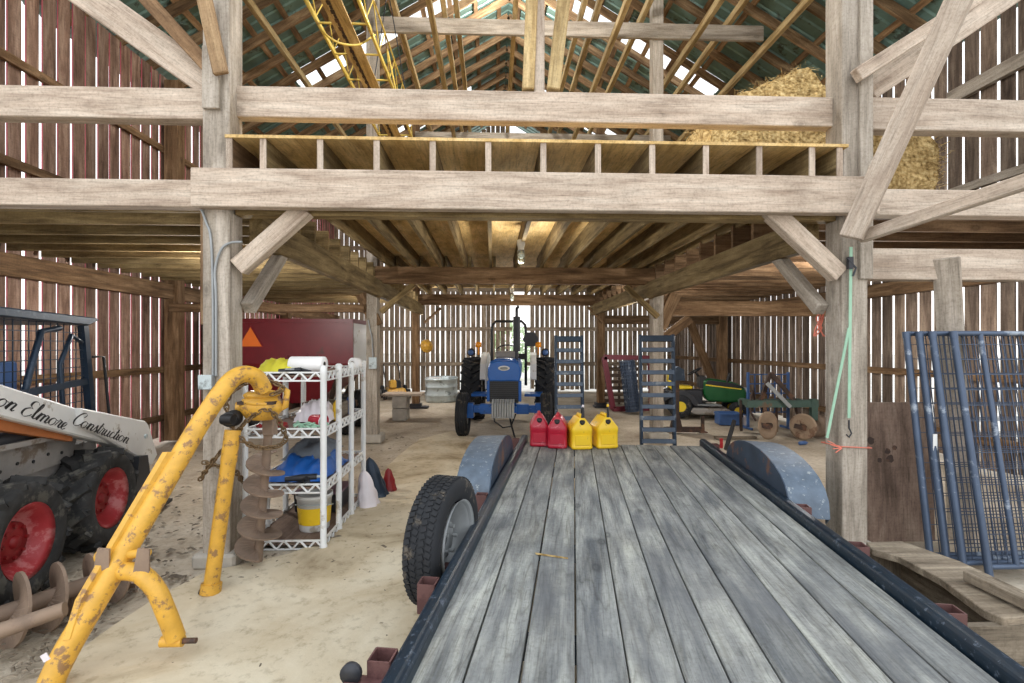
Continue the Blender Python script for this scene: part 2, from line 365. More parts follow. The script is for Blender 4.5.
# ================================================================ SETTING
XL, XR, XC = -5.4, 6.15, .375          # side walls and ridge
FY = [3.8, 8.4, 12.8, 17.1]            # frame lines
YB = 17.25
RZ, SL = 9.45, .6                      # ridge height, roof slope
def roofz(x): return RZ - SL * abs(x - XC)
def struct(o): o['kind'] = 'structure'; return o
g = MB(); g.grid(lambda a, b: Vector((-70 + 140 * a, -40 + 140 * b, -.06)), 4, 4); struct(g.build('ground', M['grass']))
fl = MB()
def flo(a, b):
    x = -9 + 18 * a; y = -4 + 21.4 * b
    return Vector((x, y, -.012 + .022 * noise.noise(Vector((x * .9, y * .9, 0))) * (1 if x < -1.2 or y > 5 else .2)))
fl.grid(flo, 70, 84); struct(fl.build('floor', M['dirt']))
edge = [G(-60, 760), G(20, 700), G(60, 668), G(100, 638), G(150, 604), G(205, 576), G(250, 564), G(290, 556), G(330, 540), G(360, 498), G(392, 462), G(420, 440), G(452, 432), G(480, 440)]
pts = []
for a, b in zip(edge[:-1], edge[1:]):
    for k in range(6):
        p = a + (b - a) * k / 6; w = .05 if p.y > 3.2 else .015
        pts.append((p.x + w * noise.noise(p * 3), p.y + w * noise.noise(p * 3 + Vector((5, 5, 5)))))
pts += [(1.6, 6.4), (2.3, 4.2), (2.0, .4), (-1.6, .4)]
sl = MB(); sl.prism(pts[::-1], (0, 0, .004), (1, 0, 0), (0, 1, 0), .03); struct(sl.build('concrete_apron', M['slab']))
# walls of spaced boards
def wall_side(name, X, mat, sgn, pitch, y0=3.62):
    m = MB(); y = y0
    while y < YB:
        w = pitch - random.uniform(.03, .058); top = roofz(X) + .02
        z0 = random.uniform(.02, .12)
        m.box((X + random.uniform(-.006, .006), y + w / 2, (z0 + top) / 2), (.018, w, top - z0), mi=[0, 0, 1, 0 if sgn > 0 else 1, 1, 1 if sgn > 0 else 0])
        y += pitch + random.uniform(-.007, .007)
    o = struct(m.build(name, [M[mat], M['rededge' if sgn > 0 else mat]]))
    for z in (.42, 1.2, 3.63, 4.78):
        gb = MB(); gb.beam((X + sgn * .045, y0, z), (X + sgn * .045, YB - .05, z), .05, .1)
        if name == 'wall_right' and z > 4: gb = MB(); gb.beam((X - .06, y0, 4.88), (X - .06, 6.45, 4.88), .07, .17)
        gb.build('girt', M['brown'] if name == 'wall_left' else M['post' if z > 3 else 'brown'], o)
    return o
wall_side('wall_left', XL, 'wallL', 1, .215)
wall_side('wall_right', XR, 'wallR', -1, .225)
m = MB(); x = XL
sx0, sx1 = P(512, 320, YB).x, P(525.5, 320, YB).x
while x < XR:
    w = .172 - random.uniform(.012, .042)
    if not (x + w > sx0 and x < sx1):
        top = roofz(x + w / 2) - .02; z0 = random.uniform(.02, .12)
        m.box((x + w / 2, YB + random.uniform(-.006, .006), (z0 + top) / 2), (w, .024, top - z0), mi=[0, 0, 0, 1, 1, 1])
    x += .172 + random.uniform(-.012, .012)
wb = struct(m.build('wall_back', [M['wallB'], M['wallB']]))
for z in (.95, 2.15, 3.5, 4.9, 6.9):
    hw = min(XR, XC + (RZ - z) / SL) - .1; hl = max(XL, XC - (RZ - z) / SL) + .1
    for a, b in ((hl, sx0), (sx1, hw)):
        if z > 3 and a != hl: a = sx0
        q = MB(); q.beam((a, YB - .05, z), (b, YB - .05, z), .06, .13); q.build('girt', M['wallB'], wb)
# roof: sheet with rafters and purlins
ys = []; y = 3.3
while y < 17.6:
    ys += [(y, 0), (y + .15, 0), (y + .17, .028), (y + .21, .028), (y + .23, 0)]; y += .23
sk = [(10.05, 11.1), (14.2, 15.2)]
m = MB(); n_ = MB()
for s in (-1, 1):
    xe = (XL - .5) if s < 0 else (XR + .5)
    def pt(x, yy, h): return Vector((x, yy, roofz(x) + .2 + h))
    for i in range(len(ys) - 1):
        (a, ha), (b, hb) = ys[i], ys[i + 1]
        mid = (a + b) / 2; tgt = m
        cuts = [XC, xe]
        if any(p <= mid <= q for p, q in sk):
            xs = XC + s * 1.0; xt = XC + s * 4.4
            n_.add([pt(xs, a, ha), pt(xt, a, ha), pt(xt, b, hb), pt(xs, b, hb)], [(0, 1, 2, 3)])
            for c0, c1 in ((XC, xs), (xt, xe)):
                m.add([pt(c0, a, ha), pt(c1, a, ha), pt(c1, b, hb), pt(c0, b, hb)], [(0, 1, 2, 3)])
        else:
            m.add([pt(XC, a, ha), pt(xe, a, ha), pt(xe, b, hb), pt(XC, b, hb)], [(0, 1, 2, 3)])
ce = struct(m.build('ceiling', M['roof']))
so = n_.build('skylight_panel', M['skyl'], ce); so['label'] = 'pale translucent roof panels letting daylight in'
y = 3.6
while y < 17.2:
    for s in (-1, 1):
        xe = (XL - .3) if s < 0 else (XR + .3)
        q = MB(); q.beam((XC, y, roofz(XC) + .07), (xe, y, roofz(xe) + .07), .05, .15, (0, 0, 1)); q.build('rafter', M['rafter'], ce)
    y += .65
for k in range(1, 12):
    for s in (-1, 1):
        x = XC + s * (k * .53 - .3)
        q = MB(); q.beam((x, 3.4, roofz(x) + .165), (x, 17.4, roofz(x) + .165), .1, .03, (s * SL, 0, 1)); q.build('purlin', M['rafter'], ce)
# loft floor: plywood on joists
JX = [-1.647 + .4035 * k for k in range(11)] + [2.60]
lf = MB()
lf.box(((XC), 8.32, 3.092), (4.57, 9.36, .022))
lo = struct(lf.build('loft_floor', M['ply']))
for (ya, yb) in ((3.66, 8.55), (8.35, 12.9)):
    for k, x in enumerate(JX):
        if ya > 8: x += .06
        q = MB(); q.box((x, (ya + yb) / 2, 2.967), (.042, yb - ya, .228)); q.build('joist', M['pale'] if False else M['olive'], lo)
q = MB(); q.box((-1.885, 3.95, 2.967), (.042, .6, .228)); q.build('joist', M['brown'], lo)
EJ = MB()
for k, x in enumerate(JX + [-1.885]):                     # sawn pale ends of the joists over the main beam
    EJ.box((x, 3.656, 2.967), (.043, .012, .23))
eo = EJ.build('joist_end', M['pale'], lo); eo['label'] = 'pale sawn joist ends'
for s, (xa, xb, nm) in {-1: (XL + .1, -1.84, 'left_loft_floor'), 1: (2.56, XR - .1, 'right_loft_floor')}.items():
    f = MB()
    yy = 4.12
    while yy < 12.9:
        f.box(((xa + (-2.12 if s < 0 else XR - .05)) / 2 if s < 0 else (2.88 + xb) / 2, yy + .1, 2.895), ((-2.0 - xa) if s < 0 else (xb - 2.8), .192, .024)); yy += .2
    fo = struct(f.build('loft_floor', M['brown'])); fo.name = 'loft_floor.001' if s < 0 else 'loft_floor.002'
    yy = 4.0
    while yy < 12.8:
        q = MB(); q.beam((xa, yy, 2.755), (xb, yy, 2.755), .045, .24); q.build('joist', M['olive' if s < 0 else 'brown'], fo); yy += .42
# ================================================================ TIMBERS
def tb(name, label, cat, p0, p1, w, h, mat, group=None, bev=.006, up=(0, 0, 1)):
    q = MB(); q.beam(p0, p1, w, h, up)
    o = q.build(name, M[mat], None, bev)
    # move the origin onto the timber
    c = (Vector(p0) + Vector(p1)) / 2
    o.data.transform(Matrix.Translation(-c)); o.location = c
    return tag(o, label, cat, group)
def tbx(name, label, cat, parts, loc, mats=None, group=None):    # thing with parts given as (name, MB, material)
    t = thing(name, label, cat, loc, 0, group)
    for nm, mb, mt in parts:
        o = mb.build(nm, mt, t, .005); o.location = -Vector(loc)
    return t
PX = [(-2.1, -1.91), (2.655, 2.855)]
# front posts with concrete pads
for (x0, x1), nm, u in ((PX[0], 'tall grey timber post on a concrete pad behind the yellow boom', 0), (PX[1], 'tall grey timber post with a green strap on it beside the brown plywood sheet', 1)):
    xc = (x0 + x1) / 2; t = thing('timber_post', nm, 'post', (xc, 3.8, 0))
    q = MB(); q.beam((0, 0, .07), (0, 0, roofz(xc) - .1), x1 - x0, .2); q.build('post_shaft', M['post'], t, .008)
    q = MB(); q.box((.0, .0, .04), (.31, .29, .11)); q.build('footing', M['conc'], t, .02)
    if u:
        q = MB(); q.beam((.07, -.115, 2.1), (.07, -.115, 4.4), .1, .03); q.build('facing_board', M['post'], t, .004)
    else:
        q = MB(); q.beam((-.02, -.115, 3.3), (-.02, -.115, 3.75), .12, .04); q.build('facing_block', M['post'], t, .004)
        q = MB(); q.beam((-.12, .02, 1.75), (-.12, .02, 2.6), .05, .12); q.build('side_block', M['brown'], t, .004)
rows = [(1, -1.99, 'olive', 'timber post on a concrete footing behind the white shelving'), (1, 2.78, 'olive', 'timber post standing behind the taller steel ramp'),
        (2, -1.95, 'brown', 'dark timber post on a black base plate left of the water trough'), (2, 2.78, 'brown', 'dark timber post beside the maroon steel frame'),
        (1, XL + .19, 'brown', 'timber wall post at the left board wall near the loader'), (2, XL + .19, 'brown', 'far timber wall post at the left board wall behind the red hopper'),
        (1, XR - .19, 'wallR', 'timber wall post at the right board wall behind the plough'), (2, XR - .19, 'brown', 'far timber wall post at the right board wall behind the lawn tractor'),
        (0, XL + .19, 'brown', 'front corner timber post of the left wall'), (0, XR - .19, 'brown', 'front corner timber post of the right wall')]
for f, x, mt, lb in rows:
    if f == 0 and abs(x) > 5: continue
    t = thing('timber_post', lb, 'post', (x, FY[f], 0))
    w = .18 if abs(x) < 4 else .22
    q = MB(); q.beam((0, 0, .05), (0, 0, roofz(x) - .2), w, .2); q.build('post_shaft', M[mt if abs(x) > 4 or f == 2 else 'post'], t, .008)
    if abs(x) < 4:
        q = MB()
        if f == 1: q.box((0, 0, .06), (.34, .34, .14)); q.build('footing', M['conc'], t, .02)
        else: q.box((0, 0, .02), (.62 if x < 0 else .36, .3, .05)); q.box((0, 0, .08), (.28, .26, .08)); q.build('base_plate', M['char'], t, .005)
# horizontal beams
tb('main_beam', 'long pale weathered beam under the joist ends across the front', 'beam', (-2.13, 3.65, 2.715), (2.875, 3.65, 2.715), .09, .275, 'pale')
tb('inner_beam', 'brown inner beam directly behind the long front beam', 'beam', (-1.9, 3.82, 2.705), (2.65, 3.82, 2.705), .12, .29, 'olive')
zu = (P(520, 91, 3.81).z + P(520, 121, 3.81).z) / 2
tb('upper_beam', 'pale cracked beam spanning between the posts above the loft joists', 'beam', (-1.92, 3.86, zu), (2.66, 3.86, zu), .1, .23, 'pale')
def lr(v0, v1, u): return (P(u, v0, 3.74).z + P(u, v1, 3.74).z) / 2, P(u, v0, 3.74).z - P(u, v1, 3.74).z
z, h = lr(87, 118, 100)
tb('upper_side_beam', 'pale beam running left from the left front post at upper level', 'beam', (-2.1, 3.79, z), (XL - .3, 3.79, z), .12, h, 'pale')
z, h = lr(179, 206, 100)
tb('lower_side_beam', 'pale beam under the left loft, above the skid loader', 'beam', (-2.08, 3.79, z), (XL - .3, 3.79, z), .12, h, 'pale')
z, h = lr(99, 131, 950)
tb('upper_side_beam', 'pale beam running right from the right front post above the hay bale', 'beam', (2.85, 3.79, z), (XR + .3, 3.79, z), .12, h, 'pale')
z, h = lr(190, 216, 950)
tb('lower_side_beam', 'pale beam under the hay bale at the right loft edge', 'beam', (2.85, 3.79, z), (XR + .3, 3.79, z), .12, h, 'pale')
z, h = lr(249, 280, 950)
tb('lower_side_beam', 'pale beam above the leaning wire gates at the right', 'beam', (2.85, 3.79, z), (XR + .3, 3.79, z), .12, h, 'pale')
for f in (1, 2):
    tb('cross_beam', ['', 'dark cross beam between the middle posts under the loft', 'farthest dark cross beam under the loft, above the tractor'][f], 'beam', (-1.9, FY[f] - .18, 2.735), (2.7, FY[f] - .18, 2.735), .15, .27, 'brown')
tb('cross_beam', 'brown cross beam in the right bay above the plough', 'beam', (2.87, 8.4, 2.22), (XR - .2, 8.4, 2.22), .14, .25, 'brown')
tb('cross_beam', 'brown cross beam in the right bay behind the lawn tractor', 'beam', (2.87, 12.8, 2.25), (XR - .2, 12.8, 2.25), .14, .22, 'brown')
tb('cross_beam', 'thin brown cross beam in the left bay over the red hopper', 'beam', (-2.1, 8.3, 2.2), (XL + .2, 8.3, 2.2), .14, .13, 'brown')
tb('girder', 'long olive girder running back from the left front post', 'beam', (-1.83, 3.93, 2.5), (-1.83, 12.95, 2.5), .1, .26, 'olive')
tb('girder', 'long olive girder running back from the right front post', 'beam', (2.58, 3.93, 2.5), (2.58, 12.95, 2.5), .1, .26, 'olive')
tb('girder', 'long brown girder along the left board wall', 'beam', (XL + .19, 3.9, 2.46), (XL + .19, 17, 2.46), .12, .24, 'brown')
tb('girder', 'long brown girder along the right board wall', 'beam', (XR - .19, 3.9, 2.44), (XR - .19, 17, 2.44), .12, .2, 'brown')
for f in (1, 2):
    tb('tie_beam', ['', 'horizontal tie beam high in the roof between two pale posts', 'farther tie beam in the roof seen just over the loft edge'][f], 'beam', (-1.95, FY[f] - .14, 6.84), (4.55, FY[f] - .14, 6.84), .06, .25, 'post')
# braces drawn in the frame planes
def br(label, a, b, Y, face, depth, mat, Y2=None, name='brace'):
    return tb(name, label, 'brace', P(a[0], a[1], Y), P(b[0], b[1], Y if Y2 is None else Y2), depth, face, mat)
br('short pale brace from left front post up to the long front beam', (239, 268), (306, 209), 3.76, .13, .1, 'pale')
br('short pale brace from right front post up to the long front beam', (838, 275), (768, 209), 3.74, .13, .1, 'pale')
tb('brace', 'grey brace from left front post back to the olive girder', 'brace', (-1.86, 3.88, 1.88), (-1.86, 4.5, 2.42), .09, .1, 'post')
tb('brace', 'grey brace from right front post back to the olive girder', 'brace', (2.61, 3.88, 1.88), (2.61, 4.5, 2.42), .09, .1, 'post')
br('wide pale rafter brace rising left from the left front post', (212, 85), (40, -38), 3.83, .215, .08, 'pale')
br('brown board rising steeply left across the pale rafter brace', (215, 74), (140, -8), 3.7, .1, .05, 'brown')
br('rough brown board hanging down at the top of the left front post', (221, 74), (203, -8), 3.62, .1, .04, 'rafter')
br('wide pale rafter brace rising right from the right front post', (866, 90), (1040, -28), 3.83, .2, .08, 'pale')
br('narrow pale brace rising right in front of the right post', (856, 76), (975, 0), 3.63, .1, .07, 'pale')
br('massive weathered brace leaning across the right front post', (851, 238), (964, -12), 3.52, .145, .1, 'pale', 3.1)
br('weathered timber slanting up to the right edge above the gates', (861, 237), (1040, 177), 3.58, .085, .06, 'pale', 2.6)
br('slim olive brace at left middle post under the loft', (381, 312), (414, 284), 8.25, .09, .07, 'olive')
br('slim olive brace at right middle post under the loft', (658, 317), (625, 286), 8.25, .09, .07, 'olive')
br('thick brown brace leaning against the top of left middle post', (377, 326), (362, 294), 8.35, .2, .1, 'brown')
br('thick brown brace leaning against the top of right middle post', (660, 328), (675, 294), 8.35, .2, .1, 'brown')
br('thin dark brace at the far left post near the back wall', (424, 323), (441, 308), 12.6, .06, .06, 'brown')
br('thin dark brace at the far right post near the back wall', (603, 323), (588, 307), 12.6, .06, .06, 'brown')
br('brown diagonal brace behind the lawn tractor in the right bay', (690, 322), (713, 382), 12.75, .2, .08, 'brown')
br('brown brace dropping from cross beam to right middle post', (690, 318), (664, 338), 8.5, .16, .08, 'brown')
# roof frame in the loft
kx = P(540, 50, 3.78).x
tb('king_post', 'thin pale pinkish post rising from the middle of the upper beam', 'post', (kx, 3.86, zu + .1), (kx, 3.86, 8.9), .08, .08, 'pale')
br('thick strut left of the thin central post on the upper beam', (528, 91), (533, -30), 3.84, .09, .09, 'rail', name='strut')
br('thick strut right of the thin central post on the upper beam', (553, 91), (567, -30), 3.84, .1, .09, 'rail', name='strut')
rails = [(248, 0, 'leftmost roof rail, beside left front post'), (429, 0, 'roof rail crossing in front of the tie beam left of centre'), (628, 0, 'roof rail crossing in front of the tie beam right of centre'), (720, 0, 'roof rail ending behind the pale loft post at right'), (808, 0, 'rightmost roof rail, just over the hay heap'),
         (393, 1, 'roof rail passing behind the tie beam beside the yellow elevator'), (443, 1, 'roof rail above the tie beam, third from centre on the left'), (456, 1, 'thin roof rail above the tie beam, second from centre on the left'), (516, 1, 'thin roof rail left of the central struts'), (585, 1, 'thin roof rail above the tie beam, nearest the right strut'), (600, 1, 'roof rail above the tie beam, second right of the strut'), (650, 1, 'roof rail above the tie beam beside the pale loft post'), (745, 1, 'short roof rail ending right of the pale loft post')]
for u, hi, lb in rails:
    z = 7.1 if hi else 6.66
    d = ray(u, 0); k = (z - CH) / d.z; x = d.x * k - .0 * k; x = (u - 493) / 345 * (z - CH)
    tb('roof_rail', 'sawn yellowish ' + lb, 'roof rail', (x, 4.2, z), (x, 17.1, z), .08, .12, 'rail', 'sawn rails running along the roof')
tb('leaning_plank', 'grey notched plank leaning up against beam behind the wire gates', 'plank', P(946, 258, 3.68), (3.84, 3.95, .0), .165, .04, 'post')
# ---------------------------------------------------------------- outside greenery seen through the slit
random.seed(3)
for k, (x, y, s_) in enumerate([(sx0 + .3, 24.0, 1.1)]):
    t = thing('leafy_bush', ['pale green bush outside seen through the slit above the tractor', 'leafy bush outside behind the boards left of the slit', 'leafy bush outside behind the boards right of the slit'][k], 'bush', (x, y, 0))
    q = MB()
    for i in range(500):
        a = random.uniform(0, 6.283); u_ = random.uniform(-1, 1); rr = s_ * random.uniform(.75, 1.02); c = math.sqrt(1 - u_ * u_)
        p = Vector((rr * c * math.cos(a), rr * c * math.sin(a), s_ * 1.25 + rr * u_ * 1.15)); d = Vector((random.gauss(0, 1), random.gauss(0, 1), random.gauss(0, 1))).normalized() * .14; e = d.orthogonal().normalized() * .08
        q.add([p - d, p + e, p + d, p - e], [(0, 1, 2, 3)])
    q.build('foliage', M['leaf'], t)
    q = MB(); q.cyl((0, 0, 0), (0, 0, s_ * 1.2), .07, .04, 8); q.build('stem', M['brown'], t)
# ================================================================ LIGHT
w = bpy.data.worlds.new('overcast'); SC.world = w; w.use_nodes = True
nt = w.node_tree; bg = nt.nodes['Background']
tc = nt.nodes.new('ShaderNodeTexCoord'); sp = nt.nodes.new('ShaderNodeSeparateXYZ'); rp = nt.nodes.new('ShaderNodeValToRGB')
nt.links.new(tc.outputs['Generated'], sp.inputs[0]); nt.links.new(sp.outputs['Z'], rp.inputs[0]); nt.links.new(rp.outputs[0], bg.inputs[0])
rp.color_ramp.elements[0].position = 0; rp.color_ramp.elements[0].color = (1, .97, .95, 1)
rp.color_ramp.elements[1].position = .6; rp.color_ramp.elements[1].color = (.88, .94, 1, 1)
bg.inputs[1].default_value = 2.05
def lamp(name, typ, loc, e, size=.2, col=(1, 1, 1), rot=None):
    l = bpy.data.lights.new(name, typ); l.energy = e; l.color = col
    if typ == 'AREA': l.size = size
    elif typ == 'SUN': l.angle = size
    else: l.shadow_soft_size = size
    o = bpy.data.objects.new(name, l); COL.objects.link(o); o.location = loc
    if rot: o.rotation_euler = rot
    return o
lamp('soft_sun', 'SUN', (0, -6, 10), .55, R(50), (1, .98, .95), (R(58), 0, R(-12)))
lamp('loft_fill_light', 'POINT', (XC, 5.2, 6.4), 400, .3, (1, .97, .92))  # added fill above the view to lift the roof timbers, no fixture here
lamp('loft_fill_light', 'POINT', (XC, 10.5, 8.75), 260, .2, (1, .97, .92))  # second added fill, out of view near the ridge
for u, v, z in ((521, 250, 2.76), (512, 293, 2.76)):
    p = G(u, v, z)
    t = thing('ceiling_light', ['glass jar ceiling light hanging under the loft joists', 'farther jar ceiling light under the loft above tractor'][0 if u == 521 else 1], 'light', p)
    q = MB(); q.cyl((0, 0, .06), (0, 0, .12), .05); q.cyl((0, 0, .0), (0, 0, .06), .035, .045); q.build('socket', M['white'], t)
    q = MB(); q.lathe([(.0, -.17), (.03, -.168), (.045, -.14), (.045, -.03), (.04, 0)], caps=False); q.build('jar', M['glass'], t)
    q = MB(); q.ball((0, 0, -.07), .028, (1, 1, 1.4)); q.build('bulb', M['white'], t)
    lamp('bulb_light', 'POINT', (p.x, p.y, p.z - .26), 40, .05, (1, .95, .85))
for x, y, z, e in ((-3.25, 6.0, 2.2, 110), (4.28, 6.0, 2.2, 110), (-2.58, 11.0, 2.2, 80), (3.05, 9.4, 2.0, 90), (-1.95, 13.3, 1.9, 90)):  # unseen fills added behind the posts to brighten the bays
    lamp('hidden_fill_light', 'POINT', (x, y, z), e, .06, (1, .97, .92))
SC.view_settings.view_transform = 'Standard'; SC.view_settings.look = 'None'
SC.view_settings.exposure = -.1
SC.cycles.use_denoising = True
SC.cycles.max_bounces = 10; SC.cycles.diffuse_bounces = 6
# ================================================================ TRAILER
random.seed(11)
DZ = .5
A0, A1 = G(527, 444, DZ), G(403, 683, DZ)     # left deck edge, front and near the viewer
B0, B1 = G(697, 444, DZ), G(1006, 683, DZ)    # right deck edge
ctr0, ctr1 = (A0 + B0) / 2, (A1 + B1) / 2
fwd = ((A0 - A1).normalized() + (B0 - B1).normalized()).normalized()
tz = math.atan2(-fwd.x, fwd.y)
W2 = ((B0 - A0).length + (B1 - A1).length) / 4 * .995
print('trailer width', (B0 - A0).length, (B1 - A1).length, 'yaw', math.degrees(tz), 'front', ctr0)
TR = thing('flatbed_trailer', 'long flatbed trailer with weathered grey plank deck and dark steel side rails', 'trailer', (ctr0.x, ctr0.y, 0), tz)
TM = Matrix.Translation((ctr0.x, ctr0.y, 0)) @ Matrix.Rotation(tz, 4, 'Z'); TI = TM.inverted()
TL = 5.0                                       # deck length; local y = 0 is the front end
nb = 11
bw = [55, 58, 58, 55, 57, 46, 53, 60, 54, 56, 51]; tot = sum(bw); x = -W2
for k in range(nb):
    w = 2 * W2 * bw[k] / tot; q = MB()
    n = 10
    ga, gb_ = .002 + random.uniform(0, .003), .002 + random.uniform(0, .003)
    def edge_(i, s): return random.uniform(-.0012, .0012)
    q.box((x + w / 2, -TL / 2 + random.uniform(-.01, .01), DZ - .02 + random.uniform(-.003, .003)), (w - ga - gb_, TL, .04), tone=random.uniform(.25, .85))
    q.build('deck_board', M['deck'], TR, .004)
    x += w
for s in (-1, 1):
    q = MB(); xr = s * (W2 + .035)
    q.prism([(-.03, -.1), (.045, -.1), (.045, .045), (.03, .06), (-.015, .06), (-.03, .045)], (xr - .0075 * 0, -TL / 2 + .06, DZ), (1, 0, 0), (0, 0, 1), TL + .12)
    q.build('side_rail', M['railst'], TR, .012, 2)
q = MB()
for s in (-1, 1): q.beam((s * (W2 - .1), .05, DZ - .1), (s * (W2 - .1), -TL, DZ - .1), .06, .12)
for k in range(6): q.beam((-W2, -.1 - k * .9, DZ - .08), (W2, -.1 - k * .9, DZ - .08), .06, .08)
q.beam((-W2 * .3, 0, DZ - .16), (0, .9, DZ - .24), .07, .1); q.beam((W2 * .3, 0, DZ - .16), (0, .9, DZ - .24), .07, .1)
q.box((0, .95, DZ - .22), (.1, .25, .1)); q.cyl((0, .85, 0.02), (0, .85, .3), .035)
q.build('frame', M['railst'], TR)
# fenders: sheet steel with flat top and sloping ends
def fender(s, yf):
    # profile in (y, z): front foot -> top -> rear foot
    prof = [(.7 * math.cos(a) * (1 if a < 1.57 else 1.04), -.06 + .345 * max(0, math.sin(a)) ** .75) for a in [math.pi * i / 14 for i in range(15)]]
    xi = s * (W2 + .075); xo = s * (W2 + .33)
    t = MB()
    n = len(prof)
    vs = [Vector((xi, yf + y, DZ + z)) for y, z in prof] + [Vector((xo, yf + y, DZ + z - .012)) for y, z in prof]
    t.add(vs, [(i, i + 1, n + i + 1, n + i) for i in range(n - 1)], sm=True)
    vs2 = [v - Vector((0, 0, .006)) for v in vs]; t.add(vs2, [(n + i, n + i + 1, i + 1, i) for i in range(n - 1)])
    f = t.build('fender', M['fender'], TR)
    a = MB(); a.prism(prof, (xi, yf, DZ), (0, 1, 0), (0, 0, 1), .008)
    so = a.build('fender_side', M['fendin'], f); so['label'] = 'rust streaked inner fender side'
    a = MB(); a.prism([(y, z) for y, z in prof] + [(y * .93, z - .05) for y, z in prof[::-1]], (xo, yf, DZ - .012), (0, 1, 0), (0, 0, 1), .008); a.build('fender_lip', M['fender'], f)
pl = TI @ Vector((*G(482, 512, DZ).xy, DZ)); pr = TI @ Vector((*G(752, 470, DZ).xy, DZ))
print('fender y', pl, pr)
fender(-1, -1.32); fender(1, -1.32)
for s in (-1, 1):                               # running wheels under the fenders
    q = MB(); R_ = .33; c = Vector((s * (W2 + .2), -1.32, R_))
    q.lathe([(.2, -.09), (.27, -.1), (.315, -.095), (.33, -.07), (.33, .07), (.315, .095), (.27, .1), (.2, .09)], c, (1, 0, 0), 32, caps=False)
    t = q.build('tire', M['tire'], TR)
    q = MB(); q.lathe([(0, -.02), (.12, -.02), (.17, -.05), (.2, -.085), (.2, .085), (.17, .05), (.12, .03), (0, .03)], c, (1, 0, 0), 24); q.build('rim', M['galv'], t)
# spare tire carried outside the left rail
def spare():
    ce = TI @ P(436, 540, 2.72)
    Rr = .335; Wt = .105
    c = Vector((-(W2 + .165), ce.y + .02, .545))
    q = MB(); q.lathe([(.205, -.068), (.235, -.085), (.285, -.092), (.31, -.086), (.326, -.074), (.33, 0), (.326, .074), (.31, .086), (.285, .092), (.235, .085), (.205, .068)], c, (1, 0, 0), 48, caps=False)
    for k in range(64):                         # tread blocks
        a = 2 * math.pi * k / 64
        for j, xx in enumerate((-.058, -.02, .02, .058)):
            aa = a + (j % 2) * math.pi / 64
            d = Vector((0, math.cos(aa), math.sin(aa)))
            rot = Matrix((Vector((1, 0, 0)), Vector((0, -math.sin(aa), math.cos(aa))), d)).transposed()
            rot = rot @ Matrix.Rotation(R(18 if j % 2 else -18), 3, 'Z')
            q.box(c + Vector((xx, 0, 0)) + d * .329, (.029, .023, .011), rot)
    t = q.build('spare_tire', M['tire'], TR); rot_ = Matrix.Translation(c) @ Matrix.Rotation(R(-9), 4, 'Z') @ Matrix.Translation(-c); t.data.transform(rot_)
    q = MB(); q.lathe([(0, -.0), (.045, -.0), (.05, -.05), (.06, -.02), (.1, .012), (.125, -.02), (.14, -.045), (.155, -.02), (.16, .03), (.176, .035), (.18, .06), (.2, .07), (.216, .096), (.205, .082), (.19, .05), (.18, -.085)], c, (1, 0, 0), 32)
    q.build('spare_rim', M['grey'], t).data.transform(rot_)
    for k in range(5):
        q = MB(); a = 2 * math.pi * k / 5; q.cyl(c + Vector((.02, .07 * math.cos(a), .07 * math.sin(a))), c + Vector((.05, .07 * math.cos(a), .07 * math.sin(a))), .011, n=6)
        q.build('lug_nut', M['grey'], t).data.transform(rot_)
    q = MB(); q.beam((-W2 + .02, c.y, .38), (c.x, c.y, .38), .06, .05); q.build('spare_bracket', M['pocket'], TR)
spare()
# stake pockets: open square tubes along the rails
def pocket(s, y, sz=.075):
    q = MB(); xo = s * (W2 + .11); h = .13; t = .006
    for dx, dy, wx, wy in ((-sz / 2, 0, t, sz), (sz / 2, 0, t, sz), (0, -sz / 2, sz, t), (0, sz / 2, sz, t)):
        q.box((xo + dx, y + dy, DZ - .02), (wx, wy, h))
    q.box((xo, y, DZ - .08), (sz, sz, t))
    o = q.build('stake_pocket', M['pocket'], TR); o['label'] = 'open maroon square stake pocket on the rail'
for u, v in ((448, 592), (385, 668)):
    pocket(-1, (TI @ Vector((*G(u, v, DZ).xy, DZ))).y)
pocket(-1, -.05); pocket(-1, -2.16)
for y in (-.1, -2.16, -2.8, -3.45): pocket(1, y)
q = MB(); p = TI @ Vector((*G(352, 676, DZ).xy, DZ)); q.beam((-W2 - .08, p.y, DZ - .03), (p.x - .02, p.y, DZ - .03), .05, .04)
q.build('light_bracket', M['pocket'], TR)
q = MB(); q.lathe([(0, .016), (.022, .015), (.034, .006), (.036, -.016), (0, -.016)], (p.x - .0, p.y, DZ + .012), (0, 1, 0), 16); o = q.build('tail_light', M['char'], TR); o['label'] = 'round dark lamp on a bracket beside the rail'
q = MB(); q.box((W2 + .11, -.34, DZ + .1), (.03, .012, .1)); o = q.build('reflector', M['rededg2'], TR); o['label'] = 'small red reflector at the fender front'
q = MB(); q.beam((W2 + .13, -.42, DZ + .05), (W2 + .25, -.3, DZ + .33), .03, .03); q.build('stake_lever', M['black'], TR)
# straw bits lying on the planks
s_ = MB()
q = MB(); q.add([TI @ Vector((*G(535, 553, DZ).xy, DZ + .003)), TI @ Vector((*G(568, 558, DZ).xy, DZ + .003)), TI @ Vector((*G(568, 559.6, DZ).xy, DZ + .003)), TI @ Vector((*G(536, 555.2, DZ).xy, DZ + .003))], [(0, 1, 2, 3)])
tag(q.build('straw_stalk', M['hay']), 'pale straw stalk lying across the trailer planks', 'straw'); bpy.data.objects['straw_stalk'].matrix_world = TM
